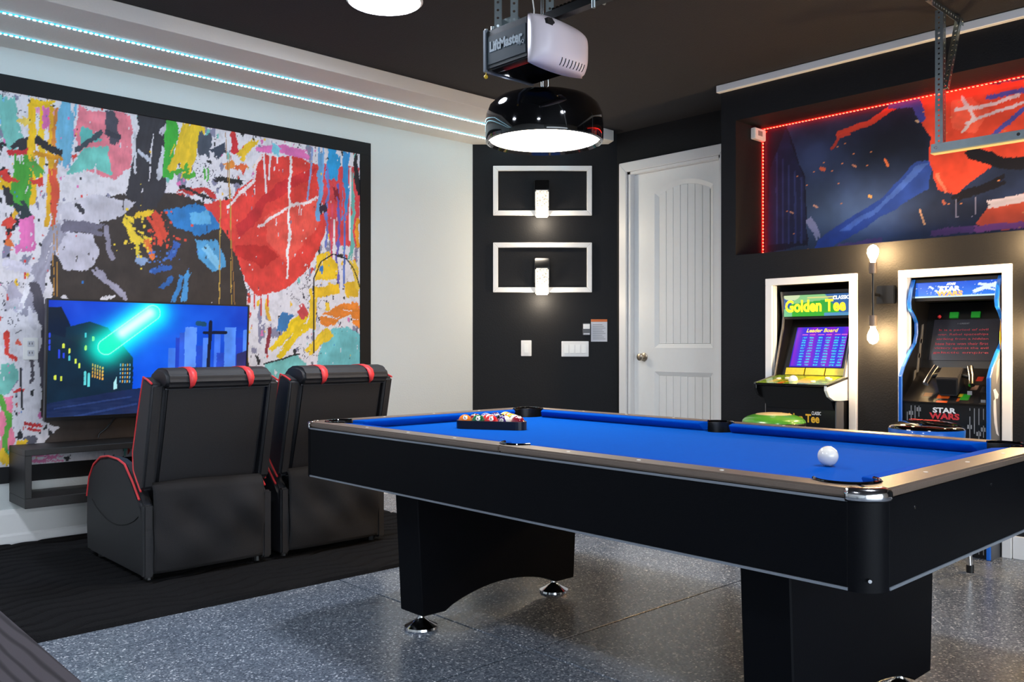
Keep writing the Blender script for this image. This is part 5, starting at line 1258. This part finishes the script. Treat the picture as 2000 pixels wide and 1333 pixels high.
# ================================================================== STOOLS
def stool(label, cx, cy, dome_m, band_m, rot, zb, zd):
    r = thing('arcade_stool', label, 'stool', (cx, cy, 0), group='round stools at the arcade machines')
    zt = .699 if dome_m == 'green_vinyl' else .708
    MB().lathe([(.001, zb), (.155, zb), (.166, zb+.006), (.169, zd-.004), (.166, zd), (.001, zd)], (cx, cy, 0), 48).build('seat_band', band_m, r, smooth=True)
    pr = [(.168*math.cos(t), zd+(zt-zd)*math.sin(t)) for t in [math.pi/2*i/8 for i in range(8)]]+[(.001, zt)]
    dm = MB().lathe(pr, (cx, cy, 0), 48).build('seat_cushion', dome_m, r, smooth=True)
    if dome_m == 'green_vinyl':
        MB().lathe([(a*.62, zt+.0006-.0105*(k/6)**2) for k, a in enumerate([.001, .03, .06, .09, .12, .145, .158])], (cx, cy, 0), 40).build('seat_centre', 'cream_vinyl', dm, smooth=True)
    MB().lathe([(.135, zb-.014), (.155, zb-.014), (.155, zb), (.135, zb), (.135, zb-.014)], (cx, cy, 0), 32).build('seat_ring', 'chrome', r, smooth=True)
    for k in range(4):
        a = rot+k*math.pi/2; ca, sn = math.cos(a), math.sin(a)
        l = MB().tube([(cx+.15*ca, cy+.15*sn, zb-.006), (cx+.165*ca, cy+.165*sn, .45), (cx+.185*ca, cy+.185*sn, .03)], .0125, 10).build('leg', 'chrome', r, smooth=True)
        MB().lathe([(.001, 0), (.017, 0), (.017, .035), (.001, .035)], (cx+.186*ca, cy+.186*sn, 0), 12).build('foot_cap', 'plastic_black', l)
    MB().tube([(cx+.176*math.cos(t), cy+.176*math.sin(t), .22) for t in [2*math.pi*i/32 for i in range(32)]], .008, 8, closed=True).build('foot_ring', 'chrome', r, smooth=True)
    return r
stool('round green vinyl stool with cream centre in front of the golf machine', 4.31, 2.512, 'green_vinyl', 'plastic_black', .55, .585, .648)
s2 = stool('round blue stool with glossy dark top in front of the space machine', 4.31, 1.70, 'gloss_black', 'blue_plastic', math.atan2(-.164, .05), .60, .668)
text('seat_lettering', 'STAR WARS', 'red_ink', s2, (4.285, 1.775, .7078), (0, -1, 0), (1, 0, 0), .13, .05, bold=.03, depth=.0008)

# ================================================================== WALL LAMPS between the alcoves
def wall_lamp(label, y):
    r = thing('wall_lamp', label, 'wall lamp', (XA, y, 1.345), group='double bulb wall lamps')
    MB().box(XA-.028, XA, y-.085, y+.015, 1.297, 1.397).build('back_plate', 'plastic_black', r, bevel=.003)
    MB().cyl((XA-.028, y, 1.347), (XA-.10, y, 1.347), .008, 12).build('arm', 'plastic_black', r)
    MB().cyl((XA-.10, y, 1.20), (XA-.10, y, 1.50), .007, 12).build('rod', 'plastic_black', r)
    for s in (1, -1):
        z = 1.347+s*.115; MB().cyl((XA-.10, y, z-.0), (XA-.10, y, z+s*.06), .0215, 16).build('socket', 'rail_black', r, bevel=.002)
        zb = z+s*.062; pr = [(.001, 0), (.013, 0), (.014, .012), (.024, .032), (.030, .052), (.028, .072), (.016, .09), (.001, .096)]
        m = MB(); m.lathe([(a, s*b_) for a, b_ in pr], (XA-.10, y, zb), 20); bo_ = m.build('bulb', 'bulb_glow', r, smooth=True)
wall_lamp('black double bulb wall lamp between the two arcade machines', 2.143); wall_lamp('black double bulb wall lamp beyond the space arcade machine', 1.355)

# ================================================================== PENDANT
px, py, pz, pr_ = 2.874, 2.857, 2.005, .2735
pd = thing('pendant_lamp', 'wide glossy black drum pendant lamp with glowing white diffuser', 'pendant lamp', (px, py, pz))
R_ = pr_
MB().lathe([(R_-.022, .012), (R_-.012, .0), (R_-.002, .004), (R_, .02), (R_+.001, .08), (R_-.002, .125), (R_-.018, .166), (R_-.05, .196), (R_-.10, .214), (.08, .226), (.04, .230), (.001, .231)], (px, py, pz), 64).build('shade', 'gloss_black', pd, smooth=True)
MB().lathe([(.001, .016), (R_-.02, .016)], (px, py, pz), 64).build('diffuser', 'lamp_glow', pd)
for a in (90, 210, 330):
    x, y = px+.02*math.cos(math.radians(a)), py+.02*math.sin(math.radians(a))
    MB().cyl((x, y, pz+.22), (x, y, ZC-.02), .0016, 6).build('cable', 'galvanised', pd)
MB().lathe([(.001, ZC-.03), (.05, ZC-.03), (.06, ZC-.02), (.06, ZC), (.001, ZC)], (px, py, 0), 24).build('ceiling_rose', 'gloss_black', pd, smooth=True)

# ================================================================== CEILING DISC LIGHTS
def disc(label, x, y):
    r = thing('ceiling_light', label, 'ceiling light', (x, y, ZC), group='flush round ceiling lights')
    MB().lathe([(.165, 0), (.182, -.004), (.184, -.018), (.172, -.026), (.168, -.02)], (x, y, ZC), 48).build('rim', 'trim_white', r, smooth=True)
    MB().lathe([(.001, -.028), (.12, -.027), (.17, -.020)], (x, y, ZC), 48).build('diffuser', 'disc_glow', r, smooth=True)
disc('bright round flush ceiling light above the recliners', 2.406, 3.47)
for x, y, l_ in ((-.2, 3.47, 'added unseen round flush ceiling light above the far end of the black rug'), (-.2, .7, 'added unseen round flush ceiling light above the dark wood side table'), (2.406, .55, 'added unseen round flush ceiling light above the end of the pool table')): disc(l_, x, y)  # three more discs out of view, added to brighten the room

# ================================================================== GARAGE DOOR OPENER
op = thing('garage_opener', 'garage door opener with white light cover hanging from the dark ceiling', 'garage opener', (2.6, 2.65, 2.23))
ox0, ox1, oy0, oy1, oz0, oz1 = 2.456, 2.735, 2.535, 2.80, 2.235, 2.405
MB().box(ox0, ox1, oy0, oy1, oz0, oz1).build('housing', 'opener_grey', op, bevel=.006)
MB().add([(ox0+.004, oy0, oz0+.004), (ox1-.004, oy0, oz0+.004), (ox1-.004, oy1-.02, oz0+.004), (ox0+.004, oy1-.02, oz0+.004), (ox0+.03, oy0+.03, oz0-.012), (ox1-.03, oy0+.03, oz0-.012), (ox1-.03, oy1-.05, oz0-.012), (ox0+.03, oy1-.05, oz0-.012)], [(4, 5, 6, 7), (0, 4, 5, 1), (1, 5, 6, 2), (2, 6, 7, 3), (3, 7, 4, 0)]).build('bottom_cover', 'gloss_black', op, bevel=.003)
MB().box(ox0-.002, ox0+.004, oy0+.012, oy1-.02, oz0+.022, oz1-.03).build('label_panel', 'opener_label', op)
text('brand_lettering', 'LiftMaster', mat('opener_ink', '#b8c4cc', .5), op, (ox0-.0022, oy1-.035, oz0+.072), (0, -1, 0), (0, 0, 1), .2, .046, bold=.04)
text('brand_lettering', 'myQ', 'opener_ink', op, (ox0-.0022, oy0+.062, oz0+.058), (0, -1, 0), (0, 0, 1), .042, .02, bold=.01)
MB().box(ox0-.006, ox1+.006, oy1-.012, oy1+.004, oz0-.004, oz1+.006).build('end_plate', 'silver_edge', op, bevel=.002)
def lens(u, v):
    # light cover: bulges towards the garage door, rolls under at the bottom
    a = u*2-1; b_ = v*2-1
    x = (ox0+ox1)/2+.02+a*.165; z = (oz0+oz1)/2-.006+b_*.100
    e = (1-abs(a)**3.2)**.5*(1-abs(b_)**3.6)**.5
    return (x-.004*(1-e)*a, oy0-.002-.085*e, z+.012*(1-abs(a)**2)*b_-.034*max(0, b_)*((a+1)/2)**.8)
lz = MB().grid(lens, 28, 20).build('light_cover', 'opener_lens', op, smooth=True, solid=.004)
for k in range(8):
    u_ = .40+.062*k; q_ = [Vector(lens(u_-.02*t_, .06+.11*t_))+Vector((0, -.0022, 0)) for t_ in (0, .33, .66, 1)]
    MB().tube(q_, .0026, 6).build('vent_slot', 'seam', lz)
m = MB(); m.prism([(ox0+.035, 2.362), (ox0+.075, 2.352), (ox0+.075, 2.372), (ox0+.058, 2.386), (ox0+.035, 2.383)], 'y', oy0-.079, oy0-.05); m.build('cover_opening', 'seam', lz)
MB().box(2.575, 2.615, Y_MIN, oy0+.03, 2.415, 2.45).build('rail', 'plastic_black', op)
m = MB(); y = oy0-.02
while y > .2: m.box(2.574, 2.616, y-.012, y, 2.45, 2.457); y -= .022
tag(m.build('drive_chain', 'gloss_black', op), kind='stuff')
MB().cyl((2.568, 2.28, 2.43), (2.568, 2.28, 2.39), .008, 8).build('rail_bolt', 'galvanised', op); MB().cyl((2.555, 2.28, 2.425), (2.635, 2.28, 2.425), .007, 8).build('rail_bolt', 'galvanised', op)
for y in (2.64, 2.74):
    for x, d in ((2.50, 1), (2.69, -1)):
        if y > 2.7 and d < 0: continue
        h = ZC-oz1; k = 10
        m = MB(); m.perf_strip((x, y, oz1), (0, 0, 1), (d*.7, .7, 0), k, h/k, .034, .006); m.perf_strip((x-d*.02, y+.002, oz1), (0, 0, 1), (d*.7, -.7, 0), k, h/k, .03, .006)
        m.build('hanger_strap', 'galvanised', op, solid=.002)
MB().box(2.48, 2.56, 2.62, 2.77, oz1, oz1+.012).build('mount_bracket', 'galvanised', op, bevel=.002)
m = MB(); m.prism([(2.60, oz1), (2.78, oz1), (2.75, oz1+.04), (2.64, oz1+.04)], 'x', 2.49, 2.494); m.build('mount_bracket', 'galvanised', op)
for y in (2.80, 2.76): MB().cyl((ox0+.01, y, oz1), (ox0+.01, y, oz1+.014), .007, 8).build('bolt', 'galvanised', op)
MB().sphere((ox0+.004, oy1-.004, oz0-.022), .009, 10, 8).build('antenna_tag', 'yellow_tag', op); MB().cyl((ox0+.004, oy1-.004, oz0+.002), (ox0+.004, oy1-.004, oz0-.02), .002, 6).build('antenna_wire', 'yellow_tag', op)
MB().tube([(2.62, 2.66, ZC), (2.60, 2.665, 2.60), (2.615, 2.66, 2.50), (2.60, 2.65, 2.41)], .003, 6).build('power_cord', 'trim_white', op, smooth=True)

# ================================================================== OVERHEAD RACK CORNER
rk2 = thing('overhead_rack', 'galvanised perforated steel rack bracket hanging from the ceiling', 'storage rack', (4.48, 1.70, ZC))
m = MB(); m.perf_strip((4.34, 1.70, ZC-.003), (1, 0, 0), (0, 1, 0), 13, .03, .036, .006); m.perf_strip((4.34, 1.682, ZC-.02), (1, 0, 0), (0, 0, 1), 13, .03, .034, .006)
m.build('ceiling_angle', 'galvanised', rk2, solid=.003)
pzl = 2.06; k = 26; h = ZC-.02-pzl
m = MB(); m.perf_strip((4.462, 1.70, pzl), (0, 0, 1), (0, 1, 0), k, h/k, .036, .0055); m.perf_strip((4.48, 1.682, pzl), (0, 0, 1), (1, 0, 0), k, h/k, .036, .0055); m.build('post', 'galvanised', rk2, solid=.0025)
bv = Vector((4.655-4.485, 0, ZC-.02-2.33)); bl = bv.length; bv /= bl
m = MB(); m.perf_strip((4.485, 1.68, 2.33), tuple(bv), (0, 1, 0), 14, bl/14, .03, .0055); m.perf_strip((4.485, 1.665, 2.33), tuple(bv), tuple(bv.cross(Vector((0, 1, 0)))), 14, bl/14, .024, .005); m.build('brace', 'galvanised', rk2, solid=.0025)
m = MB(); m.prism([(4.462, 2.02), (4.50, 2.02), (4.50, 2.024), (4.466, 2.024), (4.466, 2.058), (4.50, 2.058), (4.50, 2.062), (4.462, 2.062)], 'y', .20, 1.738); m.build('beam', 'galvanised', rk2)
MB().box(4.455, 4.505, .2, 1.738, 2.014, 2.02).build('deck_edge', 'cream_vinyl', rk2)
for y in (1.715, 1.345): MB().cyl((4.456, y, 2.042), (4.464, y, 2.042), .008, 10).build('bolt', 'chrome', rk2)
m = MB(); m.perf_strip((4.462, .3, pzl), (0, 0, 1), (0, 1, 0), k, h/k, .036, .0055); m.build('post', 'galvanised', rk2, solid=.0025)

# ================================================================== TABLE beside the camera
ft = thing('side_table', 'dark wood grain table top in the near corner', 'table', (-.2, .9, 0))
MB().box(-.66, .262, .35, 1.75, .715, .75).build('table_top', 'wood_grain', ft, bevel=.003)
MB().box(-.60, .20, .42, 1.68, .64, .715).build('apron', 'wood_dark', ft)
for x in (-.60, .14):
    for y in (.42, 1.62): MB().box(x, x+.06, y, y+.06, 0, .64).build('leg', 'wood_dark', ft, bevel=.003, seg=1)
bpy.context.view_layer.update()
